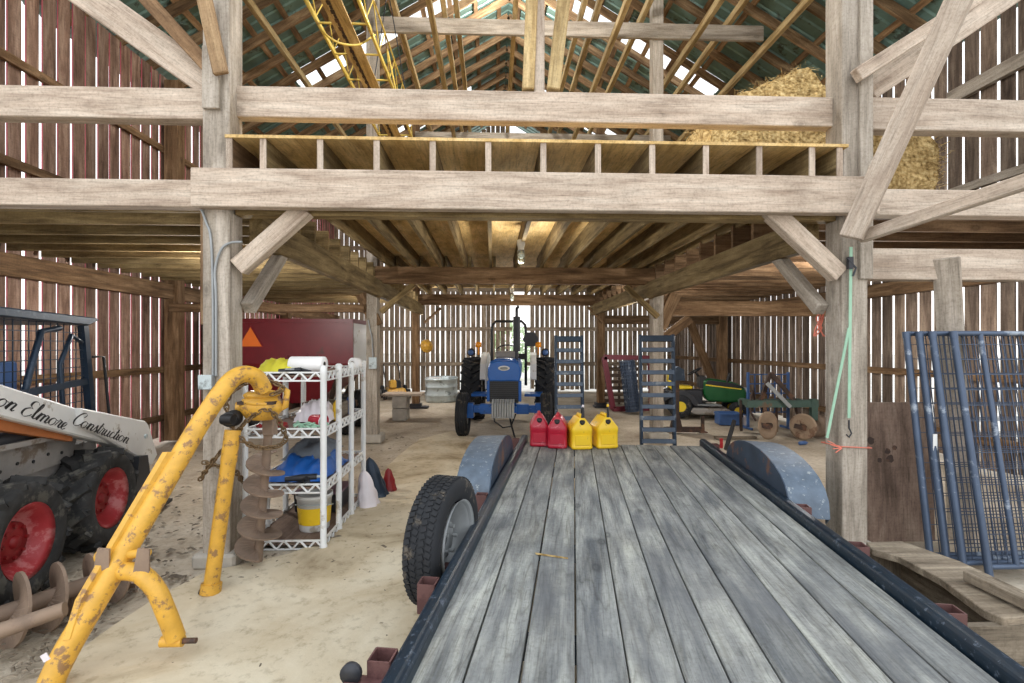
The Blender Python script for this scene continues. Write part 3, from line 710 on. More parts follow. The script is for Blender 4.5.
# ---------------------------------------------------------------- fuel cans
def can(name, label, col, u, v, rz, spout, depth=.3, w=.205):
    p = TI @ G(u, v, DZ); c = TM @ Vector((p.x, p.y + depth / 2, DZ + .002))
    t = thing(name, label, 'fuel can', c, tz + R(rz), 'fuel cans on the trailer deck')
    d, h = depth, .235
    q = MB()
    # rounded body, shoulders that slope up to a ridge running front to back
    lay = [(0, .93), (.012, 1), (.19, 1), (.2, .97), (.205, .97), (.235, .99)]
    for z, k in lay[:0]: pass
    ring = []
    def rr(wx, wy, z, r=.03):
        o = []
        for sx, sy, a0 in ((1, 1, 0), (-1, 1, 90), (-1, -1, 180), (1, -1, 270)):
            for i in range(4):
                a = R(a0 + i * 30); o.append(Vector((sx * (wx / 2 - r) + r * math.cos(a), sy * (wy / 2 - r) + r * math.sin(a), z)))
        return o
    rings = [rr(w * .9, d * .94, 0), rr(w, d, .012), rr(w, d, .03), rr(w * .97, d * .98, .036), rr(w * .97, d * .98, .17), rr(w, d, .178), rr(w, d, h - .02), rr(w * .96, d * .98, h - .005), rr(.12, d * .95, h + .06, .025), rr(.075, d * .92, h + .088, .02), rr(.05, d * .9, h + .094, .012)]
    vs = [p_ for r_ in rings for p_ in r_]; n = 16; fs = []
    for i in range(len(rings) - 1):
        for k in range(n): fs.append((i * n + k, i * n + (k + 1) % n, (i + 1) * n + (k + 1) % n, (i + 1) * n + k))
    fs.append(tuple(range(n - 1, -1, -1))); fs.append(tuple(range((len(rings) - 1) * n, len(rings) * n)))
    q.add(vs, fs, sm=True); b = q.build('body', M[col], t)
    b.data.polygons.foreach_set('use_smooth', [True] * len(b.data.polygons))
    q = MB(); q.box((0, -d / 2 - .002, .1), (w * .7, .008, .11)); q.build('front_panel', M[col], b, .004)
    q = MB(); q.tube([(0, -d * .3, h + .075), (0, -d * .26, h + .115), (0, d * .2, h + .115), (0, d * .3, h + .07)], [.016, .018, .018, .016], 8); q.build('handle', M[col], t)
    q = MB(); q.lathe([(.03, -.0), (.03, .025), (.022, .03), (.0, .032)], (0, -d * .42, h + .045), (0, -.75, .66), 14); cp = q.build('cap', M['black'], t)
    if spout:
        q = MB(); q.tube([(0, -d * .42, h + .05), (.01, -d * .36, h + .12), (.025, -d * .2, h + .2)], [.015, .014, .012], 8); q.build('spout', M['black'], t)
        q = MB(); q.cyl((.025, -d * .2, h + .195), (.028, -d * .18, h + .225), .014, .011, 8); q.build('spout_tip', M['pyel' if spout == 1 else 'bag'], t)
    return t
can('fuel_can', 'red plastic fuel can, leftmost in the row on the trailer', 'pred', 538, 447, 6, 0, w=.2)
can('fuel_can', 'scuffed red plastic fuel can between red and yellow cans', 'pred', 557.5, 449, -2, 0, w=.21)
can('fuel_can', 'clean yellow plastic fuel can beside the scuffed red can', 'pyel', 579.5, 450, 12, 2, w=.225)
can('fuel_can', 'dirty yellow plastic fuel can, rightmost in the row', 'pyel', 604.5, 449, 16, 1, w=.235)
# ---------------------------------------------------------------- steel loading ramps standing beyond the trailer
def ramp(label, u, Y, w, ztop, n, off, lean, rz):
    b = P(u, 440, Y); t = thing('loading_ramp', label, 'ramp', (b.x, Y, .0), R(rz), 'steel loading ramps')
    for s in (-1, 1):
        q = MB(); q.beam((s * w / 2, 0, 0.0), (s * w / 2, lean, ztop), .035, .07, (0, 1, 0)); q.build('side_rail', M['rampst'], t, .003)
    for k in range(n):
        z = ztop - off - k * (ztop - off) / n; q = MB()
        q.box((0, lean * z / ztop - .015, z), (w, .07, .052 if k else .075), Matrix.Rotation(R(-6), 3, 'X')); q.build('rung', M['rampst' if k == 0 else 'rampface'], t, .003)
ramp('steel rung ramp standing upright in front of the tractor wheel', 570, 6.7, .36, 1.73, 11, .05, .1, 2)
ramp('taller steel rung ramp standing upright at right front of trailer', 658.5, 6.05, .4, 1.73, 12, .05, .12, -6)
q = MB()
# ================================================================ BLUE TRACTOR (local -y faces the viewer)
random.seed(5)
tp = P(504.5, 437, 8.8)
T = thing('tractor', 'blue utility tractor with black roll bar, facing the trailer', 'tractor', (tp.x, 8.8, 0), R(-4.3))
def wheel(parent, c, Ro, wd, rimr, tmat, rmat, lugs=0, ribs=0, name='wheel', hub=None, face=1, lw=.08):
    """tire with lugs and a dished rim; axis along local x, face = side that shows"""
    c = Vector(c); q = MB(); h = wd / 2
    q.lathe([(rimr, -h * .75), (rimr * 1.1, -h * .95), (Ro * .9, -h), (Ro * .97, -h * .85), (Ro * (.985 if not lugs else .95), -h * .5), (Ro * (.99 if not lugs else .955), 0), (Ro * (.985 if not lugs else .95), h * .5), (Ro * .97, h * .85), (Ro * .9, h), (rimr * 1.1, h * .95), (rimr, h * .75)], c, (1, 0, 0), 40, caps=False)
    for j in range(ribs):
        xx = -h * .6 + 1.2 * h * j / (ribs - 1); q.torus(c + Vector((xx, 0, 0)), (1, 0, 0), Ro * .985, h * .13, 36, 6)
    for k in range(lugs):
        for s in (-1, 1):
            a = 2 * math.pi * (k + (.5 if s > 0 else 0)) / lugs
            d = Vector((0, math.cos(a), math.sin(a))); tn = Vector((0, -math.sin(a), math.cos(a)))
            p0 = c + d * Ro * .972 + Vector((s * h * .98, 0, 0)) - tn * .0; p1 = c + d * Ro * .98 + Vector((s * h * .02, 0, 0)) + tn * h * .75
            q.beam(p0, p1, Ro * lw, Ro * (lw - .01), d)
            q.beam(c + d * Ro * .9 + Vector((s * h * 1.0, 0, 0)), p0, Ro * .07, Ro * .05, tn)
    t = q.build('tire', M[tmat], parent)
    q = MB(); f = face * h
    q.lathe([(0, f * .1), (rimr * .3, f * .1), (rimr * .34, f * .28), (rimr * .42, f * .28), (rimr * .45, f * .05), (rimr * .7, f * .0), (rimr * .78, f * .3), (rimr * .93, f * .7), (rimr * 1.06, f * .93), (rimr * 1.03, f * .8), (rimr * .98, -f * .7)], c, (1, 0, 0), 32)
    r = q.build('rim', M[rmat], t)
    if hub:
        q = MB(); q.lathe([(0, f * .5), (rimr * .16, f * .48), (rimr * .2, f * .3), (rimr * .2, f * .05)], c, (1, 0, 0), 20)
        q.lathe([(rimr * .0, f * .34), (rimr * .3, f * .33), (rimr * .55, f * .3), (rimr * .58, f * .02)], c, (1, 0, 0), 24)
        for k in range(8):
            a = 2 * math.pi * k / 8; d = Vector((0, math.cos(a), math.sin(a))) * rimr * .45; q.cyl(c + d + Vector((f * .28, 0, 0)), c + d + Vector((f * .42, 0, 0)), rimr * .055, n=6)
        q.build('hub', M[hub], t)
    return t
for s in (-1, 1): wheel(T, (s * .73, 0, .38), .38, .2, .2, 'tire', 'grey', ribs=4, face=s)
for s in (-1, 1): wheel(T, (s * .775, 2.1, .66), .66, .42, .36, 'tire', 'white', lugs=20, face=s)
q = MB(); q.beam((-.64, 0, .48), (.64, 0, .48), .12, .13)
for s in (-1, 1):
    q.box((s * .6, 0, .45), (.12, .16, .26)); q.box((s * .32, -.005, .48), (.22, .16, .17))
    for k in range(3): q.cyl((s * (.36 + .1 * k), -.1, .48), (s * (.36 + .1 * k), -.06, .48), .02, n=8)
q.build('front_axle', M['tblue'], T, .01)
q = MB()
prof = [(-.27, .95), (-.285, 1.2), (-.25, 1.31), (-.16, 1.355), (0, 1.365), (.16, 1.355), (.25, 1.31), (.285, 1.2), (.27, .95)]
q.prism(prof, (0, .75, 0), (1, 0, 0), (0, 0, 1), 1.7)
q.build('hood', M['tblue'], T, .03, 3)
q = MB(); q.prism([(-.27, .97), (-.285, 1.08), (-.285, 1.2), (-.24, 1.3), (-.12, 1.33), (.12, 1.33), (.24, 1.3), (.285, 1.2), (.285, 1.08), (.27, .97)], (0, -.13, 0), (1, 0, 0), (0, 0, 1), .1); q.build('nose', M['tblue'], T, .025, 2)
q = MB(); q.lathe([(0, .012), (1, .012), (1, 0)], (0, 0, 0), (0, -1, 0), 24)
for i, v in enumerate(q.v): q.v[i] = Vector((v.x * .1, -.185 + v.y, 1.2 + v.z * .042))
e = q.build('emblem', M['white'], T); e['label'] = 'white oval emblem on the nose'
q = MB(); q.lathe([(0, .016), (1, .016), (1, 0)], (0, 0, 0), (0, -1, 0), 24)
for i, v in enumerate(q.v): q.v[i] = Vector((v.x * .07, -.185 + v.y, 1.2 + v.z * .024))
q.build('emblem_field', M['grey'], e)
q = MB(); q.box((0, -.1, .79), (.5, .12, .38)); gr = q.build('grille', M['black'], T)
q = MB()
for k in range(11): q.box((0, -.165, .62 + k * .035), (.48, .01, .008))
q.build('grille_slats', M['char'], gr)
for s in (-1, 1):
    q = MB(); q.box((s * .275, -.1, .8), (.05, .14, .36)); q.build('grille_cheek', M['tblue'], T, .01)
q = MB(); q.box((0, 1.05, .7), (.36, 2.1, .42)); q.box((0, 0.2, .56), (.4, .5, .26)); q.build('engine_block', M['tblue'], T, .02)
wp = thing  # front weights
for k in range(9):
    q = MB(); q.prism([(-.16, -.13), (.1, -.13), (.14, .0), (.14, .16), (.02, .17), (-.05, .12), (-.16, .12)], ((k - 4) * .042, -.42, .52), (0, 1, 0), (0, 0, 1), .034); q.build('front_weight', M['grey'], T, .006)
q = MB(); q.beam((-.22, -.28, .5), (.22, -.28, .5), .12, .1); q.build('weight_bracket', M['tblue'], T)
# roll bar
q = MB(); q.tube([(-.36, 1.75, .75), (-.36, 1.75, 1.9), (-.345, 1.75, 2.02), (-.27, 1.75, 2.1), (.27, 1.75, 2.1), (.345, 1.75, 2.02), (.36, 1.75, 1.9), (.36, 1.75, .75)], .03, 8); q.build('roll_bar', M['black'], T)
q = MB(); q.cyl((.2, .55, 1.2), (.2, .55, 1.56), .03); q.cyl((.2, .55, 1.48), (.2, .55, 2.13), .068, n=20); q.cyl((.2, .55, 2.1), (.2, .55, 2.24), .028); q.tube([(.2, .55, 2.22), (.2, .57, 2.28), (.23, .6, 2.32)], .028); q.build('exhaust_stack', M['char'], T)
q = MB(); q.box((.0, 1.0, 1.42), (.44, .5, .13)); q.build('dashboard', M['loadgrey'], T, .02)
q = MB(); q.torus((-.02, 1.35, 1.5), (0, -.5, .86), .2, .016); q.cyl((-.02, 1.2, 1.3), (-.02, 1.35, 1.5), .02); q.build('steering_wheel', M['black'], T)
q = MB(); q.box((0, 1.85, .95), (.46, .42, .1)); q.box((0, 2.05, 1.2), (.46, .1, .45)); q.build('seat', M['black'], T, .04, 2)
for s in (-1, 1):
    q = MB(); xs = s * .56; pr = [(1.4, .9), (1.5, 1.2), (1.7, 1.38), (2.1, 1.44), (2.5, 1.34), (2.5, 1.28), (2.1, 1.38), (1.73, 1.32), (1.56, 1.15), (1.46, .88)]
    q.prism(pr, (s * .52, 0, 0), (0, 1, 0), (0, 0, 1), .12); q.prism(pr[:5] + [(2.5, .7), (1.4, .7)], (s * .46, 0, 0), (0, 1, 0), (0, 0, 1), .02); f = q.build('rear_fender', M['white'], T)
    q = MB(); q.lathe([(.0, .05), (.05, .04), (.085, .0), (.085, -.06), (.05, -.1)], (s * .76, 1.42, 1.45), (0, -1, 0), 16); b = q.build('headlight', M['char'], f)
    q = MB(); q.lathe([(0, .055), (.05, .052), (.055, .04)], (s * .76, 1.42, 1.45), (0, -1, 0), 16); q.build('lens', M['bluep'], f)
    q = MB(); q.cyl((s * .62, 1.55, 1.4), (s * .62, 1.55, 1.56), .02, n=8); q.lathe([(.05, 0), (.06, .01), (.06, .09), (.045, .11), (0, .115)], (s * .62, 1.55, 1.55), n=14); q.build('beacon', M['amber'], f)
    q = MB(); q.box((s * .52, 1.2, .62), (.36, .5, .05)); q.build('step', M['tblue'], T)
q = MB(); q.prism([(.17 * math.cos(R(60 * k)), .17 * math.sin(R(60 * k))) for k in range(6)], (.46, 1.72, 1.72), (1, 0, 0), (0, 0, 1), .03); q.beam((.36, 1.75, 1.72), (.46, 1.75, 1.72), .04, .05); o = q.build('mirror', M['char'], T); o['label'] = 'dark six sided plate on the roll bar'
q = MB(); q.box((.3, 1.7, 1.36), (.16, .1, .12)); q.build('control_box', M['black'], T, .01)
q = MB(); q.tube([(-.2, -.1, .5), (-.16, -.2, .28), (-.02, -.2, .18), (.12, -.2, .2), (.2, -.1, .4)], .014, 6); q.tube([(.1, -.3, .4), (.14, -.35, .22), (.2, -.5, .06), (.26, -.9, .02)], .016, 6); q.build('hoses', M['black'], T)
# ================================================================ SKID LOADER (local +y forward, +x towards the viewer's right)
random.seed(8)
q1, q2 = G(30, 601), G(113, 544)
hd = (q2 - q1).normalized(); lz = math.atan2(-hd.x, hd.y); mid = (q1 + q2) / 2
side = Vector((hd.y, -hd.x, 0))
lc = mid - side * .74
L = thing('skid_loader', 'white skid steer loader with mesh cab and red wheels', 'loader', lc, lz)
wb_ = (q2 - q1).length / 2
print('loader wheelbase', wb_ * 2, 'yaw', math.degrees(lz))
for s in (-1, 1):
    for f in (-1, 1): wheel(L, (s * .61, f * wb_, .375), .375, .28, .222, 'tiredust', 'redrim', lugs=13, face=s, hub='dred', lw=.14)
LI = (Matrix.Translation(lc) @ Matrix.Rotation(lz, 4, 'Z')).inverted()
def LP(u, v, x):                       # loader-local point seen at a pixel on the loader plane x
    o = LI @ Vector((0, 0, CH)); d = LI.to_3x3() @ ray(u, v); k = (x - o.x) / d.x; return o + d * k
q = MB(); q.prism([(-1.3, .3), (.72, .25), (.82, .45), (.8, .8), (-1.3, .85)], (0, 0, 0), (0, 1, 0), (0, 0, 1), .9); q.build('chassis', M['loadgrey'], L, .01)
q = MB(); q.prism([(-1.3, .7), (.42, .7), (.52, .93), (-1.3, 1.0)], (.46, 0, 0), (0, 1, 0), (0, 0, 1), .03); q.beam((.5, -1.3, .985), (.5, .52, .915), .12, .035, (0, 0, 1))
for k in range(7): q.cyl((.475, -.6 + .15 * k, .78 + .02 * (k % 2)), (.482, -.6 + .15 * k, .78 + .02 * (k % 2)), .012, n=8, mi=1)
q.build('side_panel', [M['loadgrey'], M['black']], L)
q = MB(); q.box((0, -1.05, 1.15), (.95, .7, .6)); q.build('engine_cover', M['orangest'], L, .03)
for s in (-1, 1):
    xa = s * .6
    q = MB(); q.box((xa, -1.25, 1.05), (.14, .22, .9)); q.build('upright', M['loader'], L, .02)
    a0, a1 = LP(-8, 384, .6), LP(146, 432, .6); b0, b1 = LP(-8, 412, .6), LP(70, 434, .6)
    sl_ = (a1.z - a0.z) / (a1.y - a0.y)
    top = lambda y: a0.z + sl_ * (y - a0.y)
    q = MB(); q.prism([(-1.35, top(-1.35)), (a1.y - .05, top(a1.y - .05)), (a1.y - .05, top(a1.y) - .2), (-1.35, top(-1.35) - .19)], (xa, 0, 0), (0, 1, 0), (0, 0, 1), .09)
    arm = q.build('lift_arm', M['loader'], L, .012)
    f0, f1, f2, f3 = LP(68, 408, .6), LP(137, 422, .6), LP(148, 455, .6), LP(96, 437, .6)
    q = MB(); q.prism([(f0.y, f0.z), (f1.y - .02, f1.z + .01), (f1.y + .03, f1.z - .03), (f2.y, f2.z), (f2.y - .12, f2.z - .08), (f3.y, f3.z - .02), (f0.y + .02, f0.z - .14)], (xa + .02 * s, 0, 0), (0, 1, 0), (0, 0, 1), .13)
    q.build('arm_end_plate', M['loader'], arm, .012)
    q = MB(); q.cyl((xa + s * .085, f1.y - .04, f1.z - .13), (xa + s * .1, f1.y - .04, f1.z - .13), .02, n=10); q.build('pin', M['galv'], arm)
    q = MB(); q.prism([(-1.3, top(-1.3) - .2), (f0.y + .06, top(f0.y) - .19), (f0.y + .06, top(f0.y) - .26), (-1.3, top(-1.3) - .3)], (xa - s * .03, 0, 0), (0, 1, 0), (0, 0, 1), .05); o = q.build('arm_stripe', M['orangest'], arm); o['label'] = 'faded orange strip under the arm'
    q = MB(); q.cyl((s * .5, -1.0, .98), (s * .5, .25, 1.0), .045); q.cyl((s * .5, .2, 1.0), (s * .5, .72, .86), .03); q.build('lift_cylinder', M['char'], L)
    q = MB(); q.tube([(s * .52, .2, .95), (s * .52, .55, 1.02), (s * .54, .75, .95), (s * .5, .85, .7)], .035, 8); q.cyl((s * .55, .4, .98), (s * .66, .4, .98), .035); q.build('hydraulic_hose', M['black'], L)
# lettering on the right arm
GLY = {
 'o': (1.0, [[(.75, .85), (.45, 1), (.12, .7), (.1, .25), (.4, 0), (.75, .25), (.8, .7), (.6, .98), (.78, .82), (1.05, .85)]]),
 'n': (1.05, [[(0, .15), (.2, .9), (.3, 1), (.25, .5), (.18, 0), (.28, .5), (.5, .9), (.72, 1), (.82, .8), (.72, .2), (.82, 0), (1.05, .2)]]),
 'm': (1.6, [[(0, .15), (.2, .9), (.3, 1), (.25, .5), (.18, 0), (.28, .5), (.5, .9), (.7, 1), (.78, .8), (.7, 0), (.8, .5), (1.0, .9), (1.22, 1), (1.32, .8), (1.24, .2), (1.34, 0), (1.6, .2)]]),
 'l': (.52, [[(0, .15), (.35, 1.2), (.46, 1.9), (.32, 2.05), (.2, 1.6), (.14, .4), (.25, 0), (.52, .18)]]),
 'r': (.75, [[(0, .15), (.22, .95), (.2, 1.12), (.4, .95), (.56, .95), (.46, .3), (.55, 0), (.75, .2)]]),
 'e': (.72, [[(0, .2), (.45, .5), (.58, .8), (.42, 1), (.18, .8), (.12, .3), (.35, 0), (.72, .25)]]),
 's': (.65, [[(0, .15), (.36, 1.0), (.4, 1.08), (.45, .7), (.55, .3), (.36, 0), (.08, .12)], [(.36, 0), (.65, .2)]]),
 't': (.55, [[(0, .15), (.3, 1.0), (.42, 1.65), (.28, .9), (.2, .2), (.3, 0), (.55, .2)], [(.08, 1.12), (.3, 1.15), (.62, 1.22)]]),
 'u': (1.05, [[(0, .2), (.2, 1), (.14, .3), (.3, 0), (.6, .3), (.78, 1), (.7, .2), (.82, 0), (1.05, .2)]]),
 'c': (.75, [[(.65, .78), (.48, 1), (.2, .8), (.1, .3), (.35, 0), (.75, .25)]]),
 'i': (.5, [[(0, .15), (.22, 1), (.15, .2), (.25, 0), (.5, .2)], [(.3, 1.42), (.33, 1.52)]]),
 'E': (1.35, [[(1.3, 1.75), (1.0, 2.05), (.55, 1.9), (.5, 1.4), (.88, 1.12), (.6, 1.1), (.2, .8), (.15, .25), (.55, -.05), (1.05, .2), (1.2, .45)]]),
 'C': (1.3, [[(1.15, 1.4), (1.35, 1.8), (1.1, 2.05), (.6, 1.8), (.2, 1.1), (.15, .4), (.5, -.02), (1.0, .15), (1.25, .45)]]), ' ': (.7, [])}
def letter(body, u0, v0, u1, v1, x, xh):
    """flowing script drawn as flat brush strokes on the loader arm"""
    p0, p1 = LP(u0, v0, x), LP(u1, v1, x); d = (p1 - p0); d.x = 0; L_ = d.length; d.normalize(); up = Vector((0, -d.z, d.y))
    tot = sum(GLY[c][0] for c in body); sc = L_ / tot; cx = 0; q = MB()
    for c in body:
        adv, strokes = GLY[c]
        for st in strokes:
            pts = smooth([Vector((cx + a + .42 * b, b, 0)) for a, b in st], 5)
            w = []
            for i in range(len(pts)):
                t = pts[min(i + 1, len(pts) - 1)] - pts[max(i - 1, 0)]; w.append(.045 + .075 * max(0, -t.normalized().y))
            vs = []; 
            for i, p in enumerate(pts):
                for s in (-1, 1):
                    vs.append(p + Vector((s * w[i], -s * .035, 0)))
            W = [Vector((x, p0.y, p0.z)) + d * (v.x * sc) + up * (v.y * xh) for v in vs]
            q.add(W, [(2 * i, 2 * i + 1, 2 * i + 3, 2 * i + 2) for i in range(len(pts) - 1)])
        cx += adv
    o = q.build('lettering', M['blacktext'], L); o['label'] = 'flowing black script lettering'; return o
def smooth(pts, n=6):
    out = []
    for i in range(len(pts) - 1):
        p0, p1, p2, p3 = pts[max(i - 1, 0)], pts[i], pts[i + 1], pts[min(i + 2, len(pts) - 1)]
        for k in range(n):
            t = k / n; out.append(.5 * ((2 * p1) + (p2 - p0) * t + (2 * p0 - 5 * p1 + 4 * p2 - p3) * t * t + (3 * p1 - p0 - 3 * p2 + p3) * t ** 3))
    return out + [pts[-1]]
letter('on Elmore', -6, 405, 64, 430, .6 + .048, .056)
letter('Construction', 71, 424, 127, 444, .62 + .068, .055)
# cab: dark frame with mesh sides
t0, t1 = LP(84, 320, .44), LP(92, 418, .44)
zt = 1.86; yf = t0.y; yr = -.95
C = M['navy']
q = MB()
q.prism([(yr, zt), (yf + .1, zt - .03), (yf + .12, zt - .05), (yf - .02, zt - .1), (yr, zt - .06)], (0, 0, 0), (0, 1, 0), (0, 0, 1), .98); q.build('cab_roof', C, L, .01)
for s in (-1, 1):
    q = MB(); xs = s * .44
    q.beam((xs, yf - .02, zt - .06), (xs, yf + .1, .95), .05, .06, (0, 1, 0)); q.beam((xs, yr, zt - .06), (xs, yr, .95), .05, .08, (0, 1, 0)); q.beam((xs, yr, 1.22), (xs, yf + .06, 1.3), .035, .05)
    q.beam((xs, yr + .55, zt - .08), (xs, yr + .55, .95), .05, .05, (0, 1, 0))
    q.tube([(xs, yf - .25, 1.0), (xs, yf - .3, 1.45), (xs, yf - .16, 1.68), (xs, yf - .03, 1.62)], .018, 8); q.tube([(xs, yf - .75, 1.0), (xs, yf - .62, 1.4), (xs, yf - .5, 1.7), (xs, yf - .3, 1.73)], .022, 8)
    fr = q.build('cab_frame', C, L)
    q = MB()
    y = yr
    while y < yf: q.box((xs, y + .1 * (y - yr) / (yf - yr), 1.38), (.006, .006, .84)); y += .07
    z = 1.0
    while z < zt - .06: q.box((xs, (yr + yf) / 2, z), (.006, yf - yr, .006)); z += .07
    q.build('side_mesh', C, fr)
q = MB(); q.beam((-.44, yf + .09, 1.0), (.44, yf + .09, 1.0), .06, .1); q.beam((-.44, yr, 1.5), (.44, yr, 1.5), .04, .5); q.build('cab_crossbar', C, L)
q = MB(); q.box((0, -.45, 1.0), (.5, .45, .12)); q.box((0, -.68, 1.25), (.5, .12, .5)); q.build('seat', M['black'], L, .04, 2)
for s in (-1, 1):
    q = MB(); q.tube([(s * .28, -.1, .9), (s * .3, -.05, 1.25), (s * .28, -.08, 1.4)], .018, 8); q.ball((s * .28, -.08, 1.42), .035); q.build('control_lever', M['black'], L)
q = MB(); q.tube([(.46, yf + .08, 1.5), (.5, yf + .16, 1.5), (.5, yf + .24, 1.0)], .012, 6); q.build('grab_rail', M['black'], L)
q = MB(); q.box((.36, yf - .7, 1.32), (.03, .16, .34)); q.build('side_lamp', M['bluep'], L, .02)
q = MB(); q.prism([(.75, .15), (1.1, .03), (1.5, .03), (1.5, .06), (1.12, .08), (1.0, .6), (.85, .62)], (0, 0, 0), (0, 1, 0), (0, 0, 1), 1.5); q.build('bucket', M['char'], L)
# ================================================================ POST HOLE DIGGER leaning against the left post
gx = P(262, 400, 3.55)
D = thing('post_hole_digger', 'worn yellow tractor post hole digger leaning on the left front post', 'digger', (0, 0, 0))
D.location = (gx.x, gx.y, 0); Dl = -Vector(D.location)
def dl(p): return Vector(p) + Dl
def dpath(L_): return [dl(P(u, v, Y)) for u, v, Y in L_]
pth = [(44, 700, 2.35), (64, 655, 2.42), (108, 580, 2.58), (152, 505, 2.76), (196, 430, 2.98), (222, 391, 3.12), (234, 378, 3.2), (246, 374, 3.27), (257, 378, 3.33), (264, 390, 3.38)]
def smooth(pts, n=6):
    out = []
    for i in range(len(pts) - 1):
        p0, p1, p2, p3 = pts[max(i - 1, 0)], pts[i], pts[i + 1], pts[min(i + 2, len(pts) - 1)]
        for k in range(n):
            t = k / n; out.append(.5 * ((2 * p1) + (p2 - p0) * t + (2 * p0 - 5 * p1 + 4 * p2 - p3) * t * t + (3 * p1 - p0 - 3 * p2 + p3) * t ** 3))
    return out + [pts[-1]]
q = MB(); q.tube(smooth(dpath(pth)), .054, 18); boom = q.build('boom', M['yel'], D)
fp = dpath([(66, 640, 2.4), (78, 600, 2.47), (110, 545, 2.6), (165, 452, 2.83), (176, 452, 2.86)]); fb = dpath([(72, 645, 2.43), (176, 465, 2.87)])
q = MB()
pl_ = [fp[0], fp[1], fp[2], fp[3], fp[4]]; base = [dl(P(72, 642, 2.44)), dl(P(96, 600, 2.53)), dl(P(126, 550, 2.66)), dl(P(170, 475, 2.84)), dl(P(186, 447, 2.93))]
for off in (-.012, .012):
    q.add([p + Vector((off, off * .3, 0)) for p in pl_ + base], [(i, i + 1, 6 + i, 5 + i) for i in range(4)])
q.add([p + Vector((o_, o_ * .3, 0)) for o_ in (-.012, .012) for p in pl_], [(i, i + 1, 6 + i, 5 + i) for i in range(4)])
o = q.build('stiffener_plate', M['yel'], boom)
# yoke: crossbar, lugs and a curved pipe down to a pinned foot
c0, c1 = dl(P(103, 556, 2.66)), dl(P(148, 553, 2.6))
q = MB(); q.cyl(c0, c1, .022, n=12); q.cyl(c0 - (c1 - c0).normalized() * .02, c0 + (c1 - c0).normalized() * .03, .034, n=12); q.build('yoke_bar', M['yel'], D)
for (a, b) in (((104, 548), (100, 582)), ((147, 546), (140, 582))):
    q = MB(); q.prism([(-.035, 0), (.04, .0), (.03, .16), (-.02, .17)], dl(P(b[0], b[1], 2.56)), (1, .2, 0), (.08, 0, 1), .016); q.build('yoke_lug', M['rust'], D)
yp = [(112, 574, 2.62), (126, 571, 2.6), (142, 575, 2.58), (156, 590, 2.57), (166, 612, 2.57), (176, 638, 2.58)]
q = MB(); q.tube(smooth(dpath(yp)), .044, 16); q.build('yoke_pipe', M['yel'], D)
f = dl(P(174, 641, 2.58)); q = MB(); q.cyl(f - Vector((.06, 0, 0)), f + Vector((.045, 0, 0)), .028, n=12); q.cyl(f + Vector((.03, 0, 0)), f + Vector((.11, 0, 0)), .014, n=10, mi=1); q.build('foot_pin', [M['yel'], M['drust']], D)
q = MB(); sp_ = dl(P(124, 597 + 0, 2.58)); q = MB(); lq = dl(P(55, 651, 2.36)); q.box(lq + Vector((.012, -.064, .01)), (.03, .004, .034), Matrix.Rotation(R(-30), 3, 'Y')); s_ = q.build('sticker', M['bag'], boom); s_['label'] = 'small pale sticker low on the boom'
# gearbox
gc = dl(P(262, 406, 3.5))
q = MB(); q.lathe([(.03, -.12), (.07, -.11), (.1, -.05), (.115, .0), (.1, .05), (.075, .09), (.05, .11), (.03, .12)], gc, (.1, 0, 1), 20)
for i, v in enumerate(q.v): q.v[i] = gc + Vector(((v - gc).x * 1.3, (v - gc).y * 1.1, (v - gc).z * .8))
q.lathe([(.05, -.0), (.055, .06), (.04, .12), (.035, .16)], gc, (-1, -.2, -.02), 14); q.lathe([(.105, -.01), (.125, 0), (.125, .02), (.105, .03)], gc + Vector((0, 0, .02)), (.1, 0, 1), 20)
q.tube([gc + Vector((.1, 0, -.03)), gc + Vector((.16, .0, .0)), gc + Vector((.17, 0, .1)), gc + Vector((.12, 0, .13))], .022, 8)
q.build('gearbox', M['yel'], D)
q = MB(); q.ball(gc + Vector((-.0, 0, .075)), .11, (1.1, .9, .35)); o = q.build('gearbox_cap', M['yel'], D)
q = MB(); q.box(gc + Vector((0, 0, .03)), (.24, .2, .02)); q.build('gasket', M['drust'], D)
uj = dl(P(234, 418, 3.42)); q = MB(); q.ball(uj, .055); q.cyl(uj - Vector((.04, .06, 0)), uj + Vector((.04, -.08, 0)), .035); q.torus(uj + Vector((.0, -.06, 0)), (.2, -1, 0), .04, .012, 14, 6); q.build('universal_joint', M['black'], D)
q = MB(); s0, s1 = dl(P(233, 430, 3.4)), dl(P(211, 588, 3.27)); q.tube([s0, s0 + (s1 - s0) * .2, s0 + (s1 - s0) * .22, s1], [.05, .05, .046, .046], 14); sh = q.build('shaft_guard', M['yel'], D)
q = MB(); q.cyl(s1 - (s1 - s0).normalized() * .03, s1 + (s1 - s0).normalized() * .03, .062, n=12); q.build('shaft_collar', M['yel'], sh)
q = MB(); q.cyl(s1 - Vector((.02, 0, .0)), s1 + Vector((-.04, .0, -.035)), .04, n=12); q.build('shaft_end', M['drust'], sh)
ax0, ax1 = dl(P(270, 418, 3.62)), dl(P(258, 545, 3.72))
ax1.z = .1
q = MB(); q.cyl(ax0 + Vector((0, 0, .05)), ax1 + Vector((0, 0, -.08)), .03, n=12); aug = q.build('auger_shaft', M['rust'], D)
q = MB(); q.helix(ax0 + (ax1 - ax0) * .28, ax1, .02, .15, 4.6, 22, .012, ph=.5, taper=(.85, 1.05)); fl_ = q.build('auger_flight', M['rust'], D); fl_['label'] = 'rusty spiral auger flight'
q = MB(); q.box(ax0 + Vector((0, 0, -.02)), (.08, .08, .2)); q.build('auger_coupling', M['rust'], D, .008)
